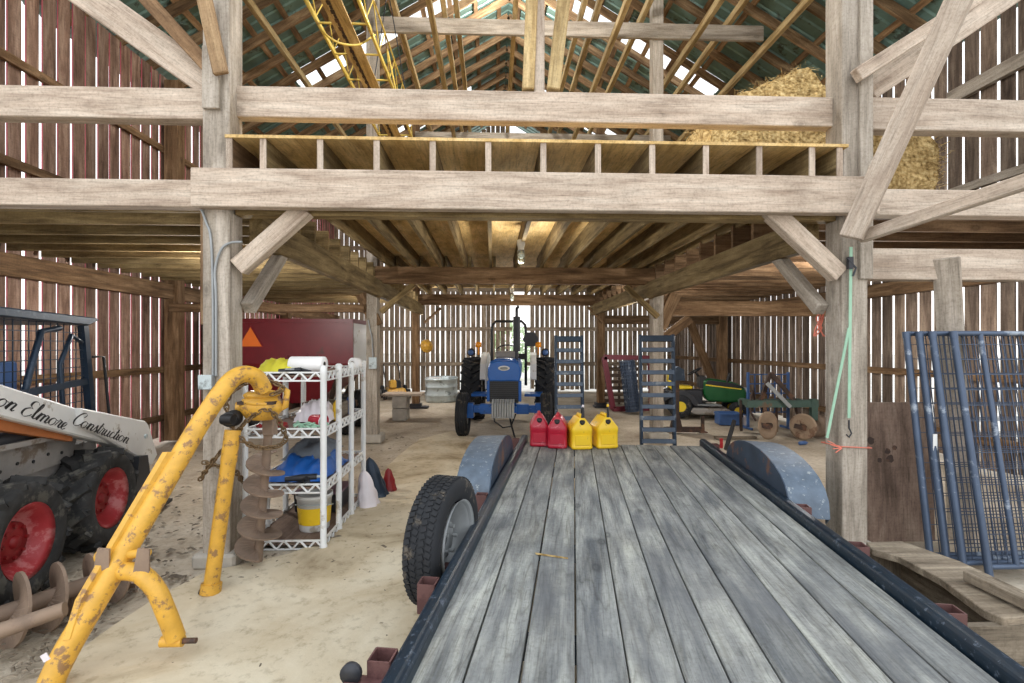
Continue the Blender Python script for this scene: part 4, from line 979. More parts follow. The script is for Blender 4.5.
# chain wrapped around the gearbox and post
def chain_links(path, link=.05):
    pts = smooth([Vector(p) for p in path], 14); out = []; acc = 0; last = pts[0]; q = MB(); k = 0
    for p in pts[1:]:
        while (p - last).length >= link * .62:
            d = (p - last).normalized(); c = last + d * link * .31
            sd = d.orthogonal().normalized(); sd = Matrix.Rotation(R(90) * (k % 2), 3, d) @ sd
            ring = [c + d * (link * .5 * math.cos(2 * math.pi * i / 10)) + sd * (link * .3 * math.sin(2 * math.pi * i / 10)) for i in range(10)]
            q.tube(ring, .006, 5, closed=True); last = last + d * link * .62; k += 1
    return q
ch = chain_links([P(200, 480, 3.55), P(212, 462, 3.5), P(232, 440, 3.45), P(248, 420, 3.4), P(270, 410, 3.4), P(286, 440, 3.45), P(262, 448, 3.4), P(238, 436, 3.4), P(226, 404, 3.42), P(240, 386, 3.42), P(262, 380, 3.4), P(284, 388, 3.44), P(268, 396, 3.38)])
tag(ch.build('chain', M['chain']), 'rusty link chain looped around the yellow gearbox', 'chain')
ch = chain_links([P(203, 462, 3.66), P(218, 466, 3.64), P(236, 472, 3.64), P(243, 484, 3.72)])
tag(ch.build('chain', M['chain']), 'short rusty chain strung across the left post below gearbox', 'chain')
# ---------------------------------------------------------------- loose auger on the ground
a0, a1 = G(-60, 668) + Vector((0, 0, .16)), G(136, 590) + Vector((0, .0, .15))
A = thing('auger_bit', 'large rusty auger bit lying on the dirt by the boom foot', 'auger', (a0 + a1) / 2)
A.location.z = 0; o_ = -Vector(A.location)
q = MB(); q.cyl(a0 + o_, a1 + o_, .045, n=14); q.build('shaft', M['rust'], A)
q = MB(); q.helix(a0 + o_ + (a1 - a0) * .15, a1 + o_, .03, .2, 4.6, 26, .016, ph=1.0, taper=(1.0, .8)); q.build('flight', M['rust'], A)
b0, b1 = G(-30, 668) + Vector((0, 0, .04)), G(40, 612) + Vector((0, 0, .12))
q = MB(); q.tube([a0 + o_ + Vector((-.1, -.1, -.05)), a0 + o_ + Vector((.25, .02, .0)), a0 + o_ + Vector((.5, .12, .06))], [.04, .04, .036], 12); q.build('shank', M['rust'], A)
# ================================================================ BACK OF THE BARN
random.seed(41)
# stock tank
TK = thing('stock_tank', 'galvanised oval stock tank by the back wall left of the tractor', 'tank', (P(441, 400, 14.4).x, 14.6, 0))
def oval(k, z, sx=.44, sy=.72):
    out = []
    for i in range(32):
        a = 2 * math.pi * i / 32; c, s_ = math.cos(a), math.sin(a); r = (abs(c) ** 3.2 + abs(s_) ** 3.2) ** (-1 / 3.2); out.append(Vector((sx * c * r * k, sy * s_ * r * k, z)))
    return out
q = MB(); rows_ = [(.95, 0), (.97, .03), (1, .1), (1, .17), (1.03, .19), (1, .21), (1, .4), (1.03, .42), (1, .44), (1, .6), (1.04, .62), (1.04, .65), (1, .66), (.98, .63), (.97, .2)]
vs = [p for k, z in rows_ for p in oval(k, z)]; n = 32
q.add(vs, [(i * n + k, i * n + (k + 1) % n, (i + 1) * n + (k + 1) % n, (i + 1) * n + k) for i in range(len(rows_) - 1) for k in range(n)] + [tuple(range(n - 1, -1, -1))], sm=True)
q.build('tank_wall', M['galv'], TK)
q = MB(); q.box((-.18, -.2, .66), (.35, .6, .02)); q.build('lid_board', M['white'], TK)
# concrete blocks with a board on them
p = G(397, 421)
CB = None
for k in range(2):
    t = thing('concrete_block', ['lower concrete block under the pale board beside left middle post', 'upper concrete block under the pale board beside left middle post'][k], 'block', (p.x + .05, p.y + .2, .0 + .26 * k)); q = MB(); q.box((0, 0, .128), (.3, .42, .252)); q.build('block_body', M['conc'], t, .01); q = MB()
    for s in (-1, 1): q.box((0, s * .1, .2545), (.16, .12, .003))
    q.build('block_cores', M['char'], t)
bd = MB(); bd.box((p.x + .1, p.y + .25, .545), (.85, .55, .045)); tag(bd.build('bench_board', M['pale'], None, .005), 'pale board lying on concrete blocks beside left middle post', 'board')
# walk behind mower
p = G(394, 399); t = thing('push_mower', 'yellow and black walk behind mower near the left back wall', 'mower', (p.x, p.y + .2, 0), R(20))
q = MB(); q.box((0, 0, .24), (.6, .75, .16), taper=.8); q.build('mower_deck', M['yel'], t, .04, 2)
q = MB(); q.lathe([(0, .55), (.12, .55), (.17, .5), (.18, .33), (.22, .3)], n=20); q.box((0, .15, .4), (.28, .24, .2)); q.build('engine', M['black'], t, .01)
for sx in (-1, 1):
    for sy in (-1, 1): wheel(t, (sx * .34, sy * .3, .15 if sy < 0 else .19), .15 if sy < 0 else .19, .09, .07, 'tire', 'white', face=sx)
q = MB()
for s in (-1, 1): q.tube([(s * .22, .35, .3), (s * .24, .75, .8), (s * .22, .95, 1.0)], .014, 6)
q.tube([(-.22, .95, 1.0), (.22, .95, 1.0)], .014, 6); q.build('push_handle', M['char'], t)
q = MB(); q.box((-.12, -.25, .45), (.2, .25, .24)); q.build('catcher_bag', M['yel'], t, .03)
# ---------------------------------------------------------------- maroon frame and wire roll
Yf = 12.1; p = P(625, 408, Yf); t = thing('steel_frame', 'tilted maroon rectangular steel frame standing beyond the ramps', 'frame', (p.x, Yf, 0))
c = [P(u, v, Yf) - Vector((p.x, Yf, 0)) for u, v in ((604, 357), (650, 358), (652, 408), (613, 409))]
for (a, b), nm in zip(((0, 1), (1, 2), (2, 3), (3, 0)), ('top_bar', 'side_bar', 'bottom_bar', 'side_bar')):
    q = MB(); q.beam(c[a], c[b], .12, .09, (0, 1, 0)); q.build(nm, M['maroon'], t)
for k in (2, 3):
    q = MB(); q.beam(c[k], (c[k].x, 0, 0), .06, .06); q.beam((c[k].x, -.25, .04), (c[k].x, .25, .04), .06, .06); q.build('foot', M['maroon'], t)
Yr = 11.6; a, b = P(633, 407, Yr), P(627, 361, Yr); a.z = .06
t = thing('wire_roll', 'leaning blue grey roll of wire mesh inside the maroon frame', 'roll', (a.x, Yr, 0)); o_ = Vector((a.x, Yr, 0))
q = MB(); n = 14; d = b - a
for k in range(16): q.torus(a - o_ + d * (k / 15), d, .17, .012, 18, 5)
for k in range(18):
    s_ = Vector((.17 * math.cos(2 * math.pi * k / 18), .17 * math.sin(2 * math.pi * k / 18), 0)); q.tube([a - o_ + s_, b - o_ + s_], .008, 5)
q.build('mesh_layer', M['gsteel'], t)
q = MB(); q.cyl(a - o_, b - o_, .15, n=20); q.build('inner_layer', M['gwire'], t)
t = thing('wooden_pallet', 'wooden pallet standing by the dark far right post', 'pallet', (P(612, 395, 13.2).x + .25, 13.4, 0), R(0))
for k in range(6): q = MB(); q.box((0, -.02, .1 + k * .17), (1.0, .02, .1)); q.build('slat', M['wallR'], t)
for x in (-.45, 0, .45): q = MB(); q.box((x, .035, .5), (.05, .09, 1.0)); q.build('stringer', M['wallR'], t)
# ================================================================ LAWN TRACTOR (local +x forward)
p = G(708, 418.5); LT = thing('lawn_tractor', 'green and yellow riding mower parked in the right bay', 'riding mower', (p.x, p.y + .35, 0), R(-14))
for s in (-1, 1): 
    for nm, xx, r, w_ in (('rear', -.5, .26, .24), ('front', .68, .19, .16)):
        pass
        c = Vector((xx, s * .38, r))
        q = MB(); h = w_ / 2; q.lathe([(r * .42, -h), (r * .85, -h), (r * .97, -h * .7), (r, 0), (r * .97, h * .7), (r * .85, h), (r * .42, h)], c, (0, 1, 0), 28, caps=False); tt = q.build('tire', M['tire'], LT)
        q = MB(); f = s * h; q.lathe([(0, f * .5), (r * .12, f * .5), (r * .15, f * .3), (r * .32, f * .35), (r * .4, f * .9), (r * .44, f)], c, (0, 1, 0), 24); q.build('rim', M['jyel'], tt)
q = MB(); pr = [(.02, .5), (.0, .82), (.12, .86), (.6, .8), (.84, .7), (.9, .56), (.88, .36), (.5, .34), (.1, .36)]
q.prism(pr, (0, 0, 0), (1, 0, 0), (0, 0, 1), .46); q.build('hood', M['green'], LT, .05, 3)
for s in (-1, 1):
    q = MB(); q.prism([(.05, .74), (.8, .66), (.84, .69), (.6, .77), (.1, .83)], (0, s * .232, 0), (1, 0, 0), (0, 0, 1), .012); q.build('hood_vent', M['black'], LT)
    q = MB(); q.prism([(.05, .71), (.78, .63), (.8, .65), (.06, .735)], (0, s * .234, 0), (1, 0, 0), (0, 0, 1), .012); q.build('hood_stripe', M['jyel'], LT)
q = MB(); q.box((.9, 0, .62), (.03, .36, .1)); q.build('headlamp', M['lens'], LT, .01)
q = MB(); q.box((.9, 0, .46), (.03, .34, .16)); q.build('grille', M['black'], LT)
q = MB(); q.prism([(-.85, .36), (-.86, .5), (-.7, .6), (-.4, .62), (-.2, .5), (-.1, .34), (.12, .3), (.1, .26), (-.2, .26), (-.3, .36), (-.4, .48), (-.6, .5), (-.75, .4)], (0, 0, 0), (1, 0, 0), (0, 0, 1), .9); q.box((-.4, 0, .45), (.8, .4, .3)); q.build('rear_body', M['char'], LT, .03, 2)
for s in (-1, 1):
    q = MB(); q.box((.1, s * .36, .3), (.5, .2, .03)); q.build('footrest', M['grey'], LT, .01)
q = MB(); q.prism([(-.3, .14), (-.25, .24), (.45, .24), (.6, .16), (.6, .1), (-.2, .1)], (0, 0, 0), (1, 0, 0), (0, 0, 1), 1.05); q.build('mower_deck', M['loadgrey'], LT, .03, 2)
q = MB(); q.prism([(-.66, .6), (-.22, .62), (-.2, .68), (-.58, .7), (-.66, 1.0), (-.74, 1.02), (-.74, .66)], (0, 0, 0), (1, 0, 0), (0, 0, 1), .42); q.build('seat', M['jyel'], LT, .04, 3)
q = MB(); q.box((.0, 0, .78), (.14, .4, .26)); q.cyl((-.02, 0, .84), (-.13, 0, 1.0), .025); q.torus((-.14, 0, 1.01), (-.5, 0, .86), .15, .018, 22, 8); q.cyl((-.29, 0, .93), (.0, 0, 1.08), .014); q.build('steering_wheel', M['black'], LT)
q = MB(); q.tube([(.5, -.2, .78), (.56, -.2, .98)], [.03, .045], 8); q.build('lever', M['black'], LT)
# ---------------------------------------------------------------- disc plough / planter
pp = G(786, 440); PL = thing('disc_plough', 'rusty grey green plough with tan coulter discs in right bay', 'plough', (pp.x, pp.y + .2, 0), R(-8)); o_ = Vector((pp.x, pp.y + .2, 0))
q = MB(); q.beam((-.55, 0, .58), (.62, 0, .6), .12, .12); q.beam((-.5, .5, .55), (.55, .5, .58), .1, .1); q.beam((-.45, 0, .58), (-.45, .5, .58), .08, .1); q.beam((.5, 0, .58), (.5, .5, .58), .08, .1); q.build('toolbar', M['teal'], PL)
q = MB(); q.beam((-.3, .05, .6), (-.1, .1, 1.12), .04, .07); q.beam((.3, .05, .6), (-.1, .1, 1.12), .04, .07); q.beam((-.1, .1, 1.1), (.45, .5, .62), .04, .06); q.build('hitch_frame', M['drust'], PL)
q = MB(); q.beam((-.25, -.12, .95), (.12, -.15, .55), .03, .06); q.build('hitch_bar', M['grey'], PL)
for x, y, tl, r in ((-.27, -.22, .55, .235), (.3, -.2, -1.1, .22)):
    q = MB(); ax = Vector((tl, -1, .1)).normalized(); c = Vector((x, y, r + .01)); q.lathe([(0, -.03), (r * .35, -.024), (r * .8, -.008), (r, .0), (r, .008), (r * .8, .0), (r * .35, -.012), (0, -.018)], c, ax, 30); dsc = q.build('coulter_disc', M['disc'], PL)
    q = MB(); q.cyl(c - ax * .06, c + ax * .06, .045); q.beam(c + Vector((-.16, -.05, .02)), c + Vector((.02, -.06, -.02)), .03, .08); q.build('disc_hub', M['drust'], dsc)
    q = MB(); q.beam(c + Vector((0, .06, 0)), Vector((x * .95, 0, .55)), .05, .08); q.build('disc_arm', M['drust'], PL)
for x in (-.5, .12, .5):
    q = MB(); q.prism([(-.06, .6), (.05, .6), (.08, .3), (.2, .06), (.12, .02), (-.02, .1), (-.06, .3)], (x, .4, 0), (.4, .9, 0), (0, 0, 1), .04); q.build('plough_share', M['drust'], PL)
q = MB(); q.lathe([(.05, -.06), (.16, -.07), (.2, -.05), (.2, .05), (.16, .07), (.05, .06)], (.66, .1, .2), (1, .3, 0), 24); q.build('gauge_wheel', M['rust'], PL)
q = MB(); q.box((.55, -.02, .5), (.1, .1, .36)); q.build('end_bracket', M['teal'], PL)
q = MB(); q.tube(smooth([Vector((-.3, .3, .6)), Vector((-.4, .1, .8)), Vector((-.5, -.05, .5)), Vector((-.42, -.1, .3))]), .02, 6); q.build('spring_tine', M['drust'], PL)
# blue wire crate behind the plough
pb = P(770, 405, 9.3); t = thing('wire_crate', 'blue wire crate panel behind the plough', 'crate', (pb.x, 9.35, 0))
q = MB()
for k in range(7): q.beam((-.4 + k * .13, 0, .3), (-.4 + k * .13, 0, 1.05), .02, .02)
for k in range(5): q.beam((-.4, 0, .32 + k * .18), (.38, 0, .32 + k * .18), .02, .02)
q.build('grid_panel', M['bluep'], t)
for x in (-.4, .38): q = MB(); q.beam((x, 0, 0), (x, 0, 1.08), .04, .04); q.beam((x, -.15, .02), (x, .25, .02), .04, .04); q.build('leg', M['bluep'], t)
p = G(731, 425.5); t = thing('plastic_crate', 'small blue plastic crate on the floor before the riding mower', 'crate', (p.x, p.y + .14, 0), R(-6))
q = MB(); q.box((0, 0, .012), (.4, .28, .02))
for s in (-1, 1): q.box((0, s * .14, .13), (.42, .015, .24)); q.box((s * .205, 0, .13), (.015, .28, .24))
q.build('crate_body', M['bluep'], t, .006); q = MB(); q.box((0, -.15, .22), (.44, .02, .03)); q.box((0, .15, .22), (.44, .02, .03)); q.build('crate_rim', M['bluep'], t)
t = thing('milk_jug', 'clear crumpled bottle in front of blue crate', 'bottle', (G(742, 424).x, G(742, 424).y - .1, 0)); q = MB(); q.lathe([(0, 0), (.05, 0), (.055, .02), (.05, .12), (.02, .16), (.02, .19)], n=14); q.build('body', M['bag'], t); q = MB(); q.cyl((0, 0, .19), (0, 0, .21), .022); q.build('cap', M['bluep'], t)
p = G(803, 445); q = MB(); q.lathe([(0, -.07), (.03, -.07), (.032, .05), (.012, .08), (.012, .1)], (0, 0, .032), (1, .3, 0), 12); o = q.build('water_bottle', M['bluep']); o.location = p; tag(o, 'small blue bottle lying on the floor under the plough', 'bottle')
# black work stand
p = G(676, 433); t = thing('work_stand', 'dark steel stand with a long foot beside the taller ramp', 'stand', (p.x, p.y, 0), R(0))
q = MB(); q.beam((0, 0, .05), (0, 0, .95), .09, .09); q.build('column', M['drust'], t); q = MB(); q.prism([(-.12, 0), (.12, 0), (.05, .3), (-.05, .3)], (0, 0, .02), (1, 0, 0), (0, 0, 1), .1); q.build('gusset', M['drust'], t)
q = MB(); q.beam((-.25, .02, .06), (.52, .02, .06), .09, .09); q.build('foot_beam', M['drust'], t); q = MB(); q.beam((.5, .02, 0.0), (.5, .02, .3), .05, .05); q.box((.5, .02, .012), (.14, .12, .02)); q.build('end_leg', M['drust'], t)
q = MB(); q.prism([(-.12, 0), (.12, 0), (.1, .2), (.0, .26), (-.1, .2)], (.05, .1, .95), (1, 0, 0), (0, 0, 1), .2); q.build('head', M['navy'], t)
p = G(662, 450); q = MB(); q.box((0, 0, .02), (.7, .1, .04)); o = q.build('floor_plank', M['crate']); o.location = G(735, 446) + Vector((.3, .6, 0)); tag(o, 'loose plank lying on the dirt before the plough', 'plank')
# ================================================================ WIRE GATES leaning at the right
random.seed(31)
def gate(i, u, label):
    Yt, Yb = 3.66 - .05 * i, 3.44 - .068 * i
    top = P(u, 334, Yt); X = top.x; ht = 1.70
    w = 1.9
    t = thing('wire_gate', label, 'gate', (X, Yb, 0)); dy = Yt - Yb; z0 = .03
    at = lambda x, z: Vector((x, dy * z / ht, z))
    q = MB(); r = .023
    q.tube([at(0, 0.01), at(0, ht)], r, 12); q.tube([at(w, 0.01), at(w, ht)], r, 12); q.tube([at(0, ht - .015), at(w, ht - .015)], r * .8, 10); q.tube([at(0, .1), at(w, .1)], r * .8, 10)
    q.tube([at(.2 if i == 3 else .95, .1), at(.2 if i == 3 else .95, ht - .02)], r * .8, 10)
    q.build('tube_frame', M['gsteel'], t)
    q = MB(); z = .2
    while z < ht - .03: q.beam(at(.01, z), at(w, z), .005, .005); z += .108
    x = .075
    while x < w: q.beam(at(x, .1), at(x, ht - .02), .005, .005); x += .072
    q.build('wire_mesh', M['gwire'], t)
    q = MB(); q.box(at(.0, .9) + Vector((0, -.024, 0)), (.03, .004, .12)); 
    if i == 1: o = q.build('tag', M['white'], t); o['label'] = 'white tag on the tube'
    q = MB(); q.lathe([(r * 1.15, 0), (r * 1.15, .05)], at(0, ht - .05), (0, dy, ht), 12); q.build('tube_cap', M['gsteel'], t)
for i, (u, lb) in enumerate([(906, 'blue grey tube and wire gate at the back of the leaning stack'), (919, 'wire gate with a white tag, second from back in leaning stack'), (932, 'wire gate with scuffed tube, third in the leaning stack'), (953, 'frontmost blue grey wire gate of the leaning stack at right')]): gate(i, u, lb)
# plywood
t = MB(); t.box((0, 0, .565), (.72, .018, 1.13)); o = t.build('plywood_sheet', M['plyd']); o.location = (3.245, 3.95, .0); o.rotation_euler = (R(-2.0), 0, 0); tag(o, 'brown stained plywood sheet standing between right post and wire gates', 'plywood')
st = MB()
for (x, z, r) in ((-.16, .82, .03), (-.02, .73, .026), (-.09, .66, .02), (.0, .67, .035), (.04, .76, .02)):
    st.prism([(x + r * random.uniform(.7, 1.2) * math.cos(k * .628), z + r * random.uniform(.7, 1.2) * math.sin(k * .628)) for k in range(10)], (0, -.0095, 0), (1, 0, 0), (0, 0, 1), .0015)
s = st.build('stain_patch', M['drust'], o); s['label'] = 'dark reddish brown stains'
# ---------------------------------------------------------------- open wooden feed trough
zt = .42
rim = [G(u, v, zt) for u, v in ((866, 542), (902, 541), (960, 561), (1040, 598), (1040, 615), (1003, 618), (984, 610), (940, 578), (898, 556), (872, 549))]
cx, cy = rim[4].x, 2.6
CR = thing('feed_trough', 'weathered open wooden trough beside the trailer rail', 'trough', (2.3, 2.6, 0)); oo = -Vector(CR.location)
q = MB(); q.prism([((p + oo).x, (p + oo).y) for p in rim][::-1], (0, 0, zt - .02), (1, 0, 0), (0, 1, 0), .04); q.build('rim_plank', M['crate'], CR, .004)
far, near = rim[0] + oo, rim[4] + oo
fr_ = Vector((rim[1].x, rim[1].y, 0)) + oo; nr = Vector((rim[4].x, rim[4].y, 0)) + oo
q = MB(); q.beam(fr_ + Vector((-.02, -.02, .2)), nr + Vector((.03, 0, .2)), .03, .36); q.build('side_board', M['crate'], CR)
q = MB(); q.beam(Vector((fr_.x - .32, fr_.y - .02, .2)), Vector((fr_.x, fr_.y - .02, .2)), .03, .36); q.build('end_board', M['crate'], CR)
q = MB(); q.beam(Vector((nr.x - .4, nr.y - .0, .2)), Vector((nr.x + .05, nr.y - .0, .2)), .035, .37); o = q.build('end_board', M['crate'], CR)
q = MB(); q.box((nr.x * .5 + fr_.x * .5 - .17, (nr.y + fr_.y) / 2, .06), (.34, abs(fr_.y - nr.y), .03)); q.build('bottom_board', M['plyd'], CR)
a, b = G(960, 570, zt) + oo, G(1036, 606, zt) + oo
q = MB(); q.beam(a + Vector((.06, 0, .02)), b + Vector((.05, 0, .025)), .07, .05); tag(o, None, None)
lp = MB(); pa, pb = G(968, 575, .46), G(1040, 609, .46); lp.beam(pa, pb, .06, .05); o = lp.build('wood_offcut', M['crate'], None, .004); tag(o, 'short split wood offcut lying on the trough rim', 'wood')
sk_ = MB(); sk_.beam(G(900, 556, .4), G(952, 606, .12), .012, .03); o = sk_.build('wood_stick', M['crate']); tag(o, 'thin pale stick leaning inside the wooden trough', 'stick')
t = MB(); pc = G(958, 610, .1); t.grid(lambda a_, b_: pc + Vector((.055 * math.cos(math.pi * a_), -.12 + .24 * b_, -.045 * math.sin(math.pi * a_))), 10, 2); o = t.build('half_pipe', M['purple']); so2 = o.modifiers.new('solid', 'SOLIDIFY'); so2.thickness = .006; tag(o, 'dusty purple half pipe lying in the trough', 'pipe')
# ---------------------------------------------------------------- things on the posts
q = MB(); a, b = P(851, 247, 3.67), P(849, 418, 3.67); q.beam(a, b, .022, .005, (0, 1, 0)); q.beam(P(849, 328, 3.66), P(827, 438, 3.68), .02, .005, (0, 1, 0))
t = thing('ratchet_strap', 'mint green ratchet strap hanging on the right front post', 'strap', (a.x, 3.67, 0)); o = q.build('webbing', M['mint'], t); o.location = -Vector(t.location)
q = MB(); q.box(P(850, 263, 3.66), (.035, .03, .09)); q.tube([P(847, 258, 3.65), P(856, 268, 3.65), P(853, 276, 3.65)], .008, 6); o = q.build('ratchet', M['char'], t); o.location = -Vector(t.location)
q = MB(); p = P(849, 420, 3.67); q.tube([p, p + Vector((0, 0, -.06)), p + Vector((.02, 0, -.1)), p + Vector((0.0, 0, -.13)), p + Vector((-.02, 0, -.11))], .006, 6); o = q.build('hook', M['char'], t); o.location = -Vector(t.location)
q = MB()
p = P(823, 318, 4.0)
for k in range(5):
    q.tube(smooth([p + Vector((random.uniform(-.03, .03), 0, .08)), p + Vector((random.uniform(-.06, .04), 0, 0)), p + Vector((random.uniform(-.07, .0), 0, -.08)), p + Vector((random.uniform(-.08, .02), 0, -.15))], 3), .005, 5)
tag(q.build('baling_twine', M['pink']), 'orange pink baling twine hanging at the right post under the brace', 'twine')
q = MB(); z = P(845, 448, 3.69).z; q.tube([(2.64, 3.685, z + .01), (2.87, 3.685, z), (2.87, 3.92, z + .005), (2.64, 3.92, z)], .005, 5, closed=True)
for k in range(4): q.tube([(2.64, 3.685, z), (2.58 - .02 * k, 3.67, z - .03 + .03 * k)], .004, 4)
tag(q.build('baling_twine', M['pink']), 'orange pink twine tied around the foot of right post', 'twine')
def conduit(label, L_, Y, r=.009):
    q = MB(); q.tube(smooth([P(u, v, Y) for u, v in L_], 4), r, 8); return tag(q.build('conduit', M['grey']), label, 'conduit')
conduit('grey wiring conduit running straight down the left front post', [(200, 206), (206, 222), (211, 240), (213, 300), (213, 376)], 3.69)
conduit('grey cable curving from the girder onto the left front post', [(242, 242), (230, 243), (221, 250), (215, 270), (216, 300), (216, 376)], 3.685)
def jbox(label, c, w=.09, h=.1):
    t = thing('junction_box', label, 'electrical box', c); q = MB(); q.box((0, 0, 0), (w, .05, h)); q.build('box_body', M['grey'], t, .006); q = MB(); q.box((0, -.028, 0), (w * 1.05, .008, h * 1.05)); q.build('cover_plate', M['galv'], t, .003)
jbox('grey electrical box low on the left front post', P(207, 382, 3.675))
jbox('small grey electrical box on left middle post', P(373, 363, 8.28), .12, .18)
q = MB(); q.tube([P(368, 320, 8.29), P(372, 338, 8.28), P(373, 358, 8.28)], .012, 6); tag(q.build('conduit', M['grey']), 'grey conduit on the left middle post', 'conduit')
t = thing('yellow_hat', 'yellow round hard hat hanging on the dark far left post', 'hat', P(427, 346, 12.75))
q = MB(); q.lathe([(.0, .12), (.08, .1), (.13, .04), (.14, 0), (.17, -.01), (.17, -.02)], (0, 0, 0), (.5, -.8, .1), 20); q.build('shell', M['yel'], t)
q = MB(); q.lathe([(.17, -.02), (.175, -.03), (.1, -.03)], (0, 0, 0), (.5, -.8, .1), 20, caps=False); q.build('brim', M['black'], t)
# ================================================================ HAY
def hay_blob(name, label, fn, nu, nv, n_str, mat='hay', cat='hay'):
    q = MB(); q.grid(fn, nu, nv, sm=False)
    q.t = [random.random() for _ in q.v]
    base = list(q.v)
    for k in range(n_str):
        p = random.choice(base); d = Vector((random.gauss(0, 1), random.gauss(0, 1), random.gauss(0, .7))).normalized() * random.uniform(.03, .1)
        e = d.orthogonal().normalized() * .0035; p = p + Vector((random.gauss(0, .02), random.gauss(0, .02), random.gauss(0, .02)))
        q.add([p - e, p + e, p + d + e, p + d - e], [(0, 1, 2, 3)])
    return tag(q.build(name, M[mat]), label, cat)
def heap(a, b):
    x = 2.12 + 1.2 * a; y = 4.68 + 2.0 * b
    prof = .72 + .72 * a ** .8
    edge = min(1, b * 6, (1 - b) * 5, a * 14, (1 - a) * 14)
    z = 3.105 + max(0, prof * edge ** .4 + .07 * noise.noise(Vector((x * 4, y * 4, 0))) + .04 * noise.noise(Vector((x * 11, y * 11, 3)))) * (1 if edge > 0 else 0)
    return Vector((x + .05 * noise.noise(Vector((y * 6, x * 5, 1))), y + .05 * noise.noise(Vector((x * 6, y * 3, 2))), z))
hay_blob('hay_heap', 'loose hay heap on the loft floor beside the right post', heap, 60, 50, 5000)
def bale(a, b):                      # rounded box surface
    th = a * 2 * math.pi
    c, s_ = math.cos(th), math.sin(th)
    k = (abs(c) ** 6 + abs(s_) ** 6) ** (-1 / 6); fz = math.sin(math.pi * b) ; e = min(1, (1 - abs(2 * b - 1)) * 6) ** .5
    x = 3.36 + .5 * c * k * e; z = 3.17 + .26 * s_ * k * e; y = 4.15 + .45 * b
    nn = noise.noise(Vector((x * 7, y * 7, z * 7)))
    return Vector((x + .03 * nn, y, max(2.91, z + .03 * noise.noise(Vector((x * 9, z * 9, 4))))))
hay_blob('hay_bale', 'rectangular hay bale on the right loft edge beside the leaning brace', bale, 70, 20, 4500, cat='hay bale')
# ================================================================ HAY ELEVATOR hanging in the loft
E = thing('hay_elevator', 'yellow hay elevator frame hanging high in the loft at left', 'elevator', (-1.58, 4.1, 5.0))
Ln = 4.15
for s in (-1, 1):
    q = MB(); q.beam((s * .26, 0, 0), (s * .26, Ln, 0), .025, .055); q.build('side_rail', M['yel2'], E, .003)
    q = MB(); q.tube([(s * .26, 0, .42), (s * .26, Ln, .42)], .011, 6); q.build('upper_rail', M['yel2'], E)
    q = MB(); n = 7
    for k in range(n):
        y0 = Ln * k / n; q.tube([(s * .26, y0, .03), (s * .26, y0 + Ln / n / 2, .42), (s * .26, y0 + Ln / n, .03)], .007, 5)
    q.build('lattice', M['yel2'], E)
for k in range(8):
    q = MB(); q.tube([(-.26, .1 + k * .56, -.02), (.26, .1 + k * .56, -.02)], .012, 6); q.build('rung', M['yel2'], E)
q = MB(); q.box((0, Ln / 2, -.03), (.2, Ln, .02)); q.build('trough_board', M['rail'], E)
q = MB()
for k in range(60): q.box((-.03 + .004 * (k % 2), .05 + k * .068, -.046), (.026 if k % 2 else .04, .05, .01))
q.build('conveyor_chain', M['drust'], E); bpy.data.objects['conveyor_chain']['label'] = 'dark conveyor chain'
q = MB(); q = q; q.tube(smooth([Vector((-.26, .5, .1)), Vector((-.1, .9, -.3)), Vector((.1, 1.3, -.2)), Vector((.25, 1.6, .1))]), .012, 6); q.build('hoop_guard', M['yel2'], E); q = MB(); q.tube(smooth([Vector((.26, 2.2, .3)), Vector((.36, 2.6, -.3)), Vector((.3, 3.1, .1))]), .012, 6); q.build('hoop_guard', M['yel2'], E)
for y in (.6, 3.6):
    for s in (-1, 1):
        q = MB(); q.tube([(s * .26, y, .42), (-.02, y, 2.04)], .008, 5); q.build('hanger_cable', M['char'], E)
# ================================================================ WHITE SHELVING
random.seed(21)
SX0, SX1 = -1.93, -1.325; SYS = [3.97, 4.36, 4.74, 5.18]; SZ = [.05, .49, .925, 1.365]
S = thing('shelving_unit', 'white four shelf utility rack full of odds and ends', 'shelf', ((SX0 + SX1) / 2, 4.57, 0))
so_ = -Vector(S.location)
for x in (SX0, SX1):
    for y in SYS:
        q = MB(); q.lathe([(.026, 0), (.03, .01), (.03, .03), (.025, .04), (.025, 1.36), (.028, 1.37), (.028, 1.43), (.014, 1.44)], Vector((x, y, 0)) + so_, n=12); q.build('shelf_post', M['white'], S)
for z in SZ:
    q = MB()
    q.box(Vector(((SX0 + SX1) / 2, 4.575, z - .008)) + so_, (SX1 - SX0 - .02, SYS[-1] - SYS[0], .012))
    sh = q.build('shelf_board', M['plyd'], S)
    q = MB(); h = .05
    for a, b in (((SX0, SYS[0]), (SX1, SYS[0])), ((SX1, SYS[0]), (SX1, SYS[-1])), ((SX0, SYS[0]), (SX0, SYS[-1])), ((SX0, SYS[-1]), (SX1, SYS[-1]))):
        A_ = Vector((*a, z)) + so_; B_ = Vector((*b, z)) + so_
        up = Vector((0, 0, h))
        q.beam(A_ + up * .4, B_ + up * .4, .014, .012); q.beam(A_ - up * .9, B_ - up * .9, .014, .012)
        n = int((B_ - A_).length / .055); n += n % 2
        for k in range(n):
            p = A_ + (B_ - A_) * (k / n); r = A_ + (B_ - A_) * ((k + 1) / n)
            if k % 2: p, r = p + up * .4, r - up * .9
            else: p, r = p - up * .9, r + up * .4
            q.tube([p, r], .009, 5)
    q.build('lattice_edge', M['white'], sh)
def on(u, v, k, Y): p = P(u, v, Y); p.z = SZ[k]; return p
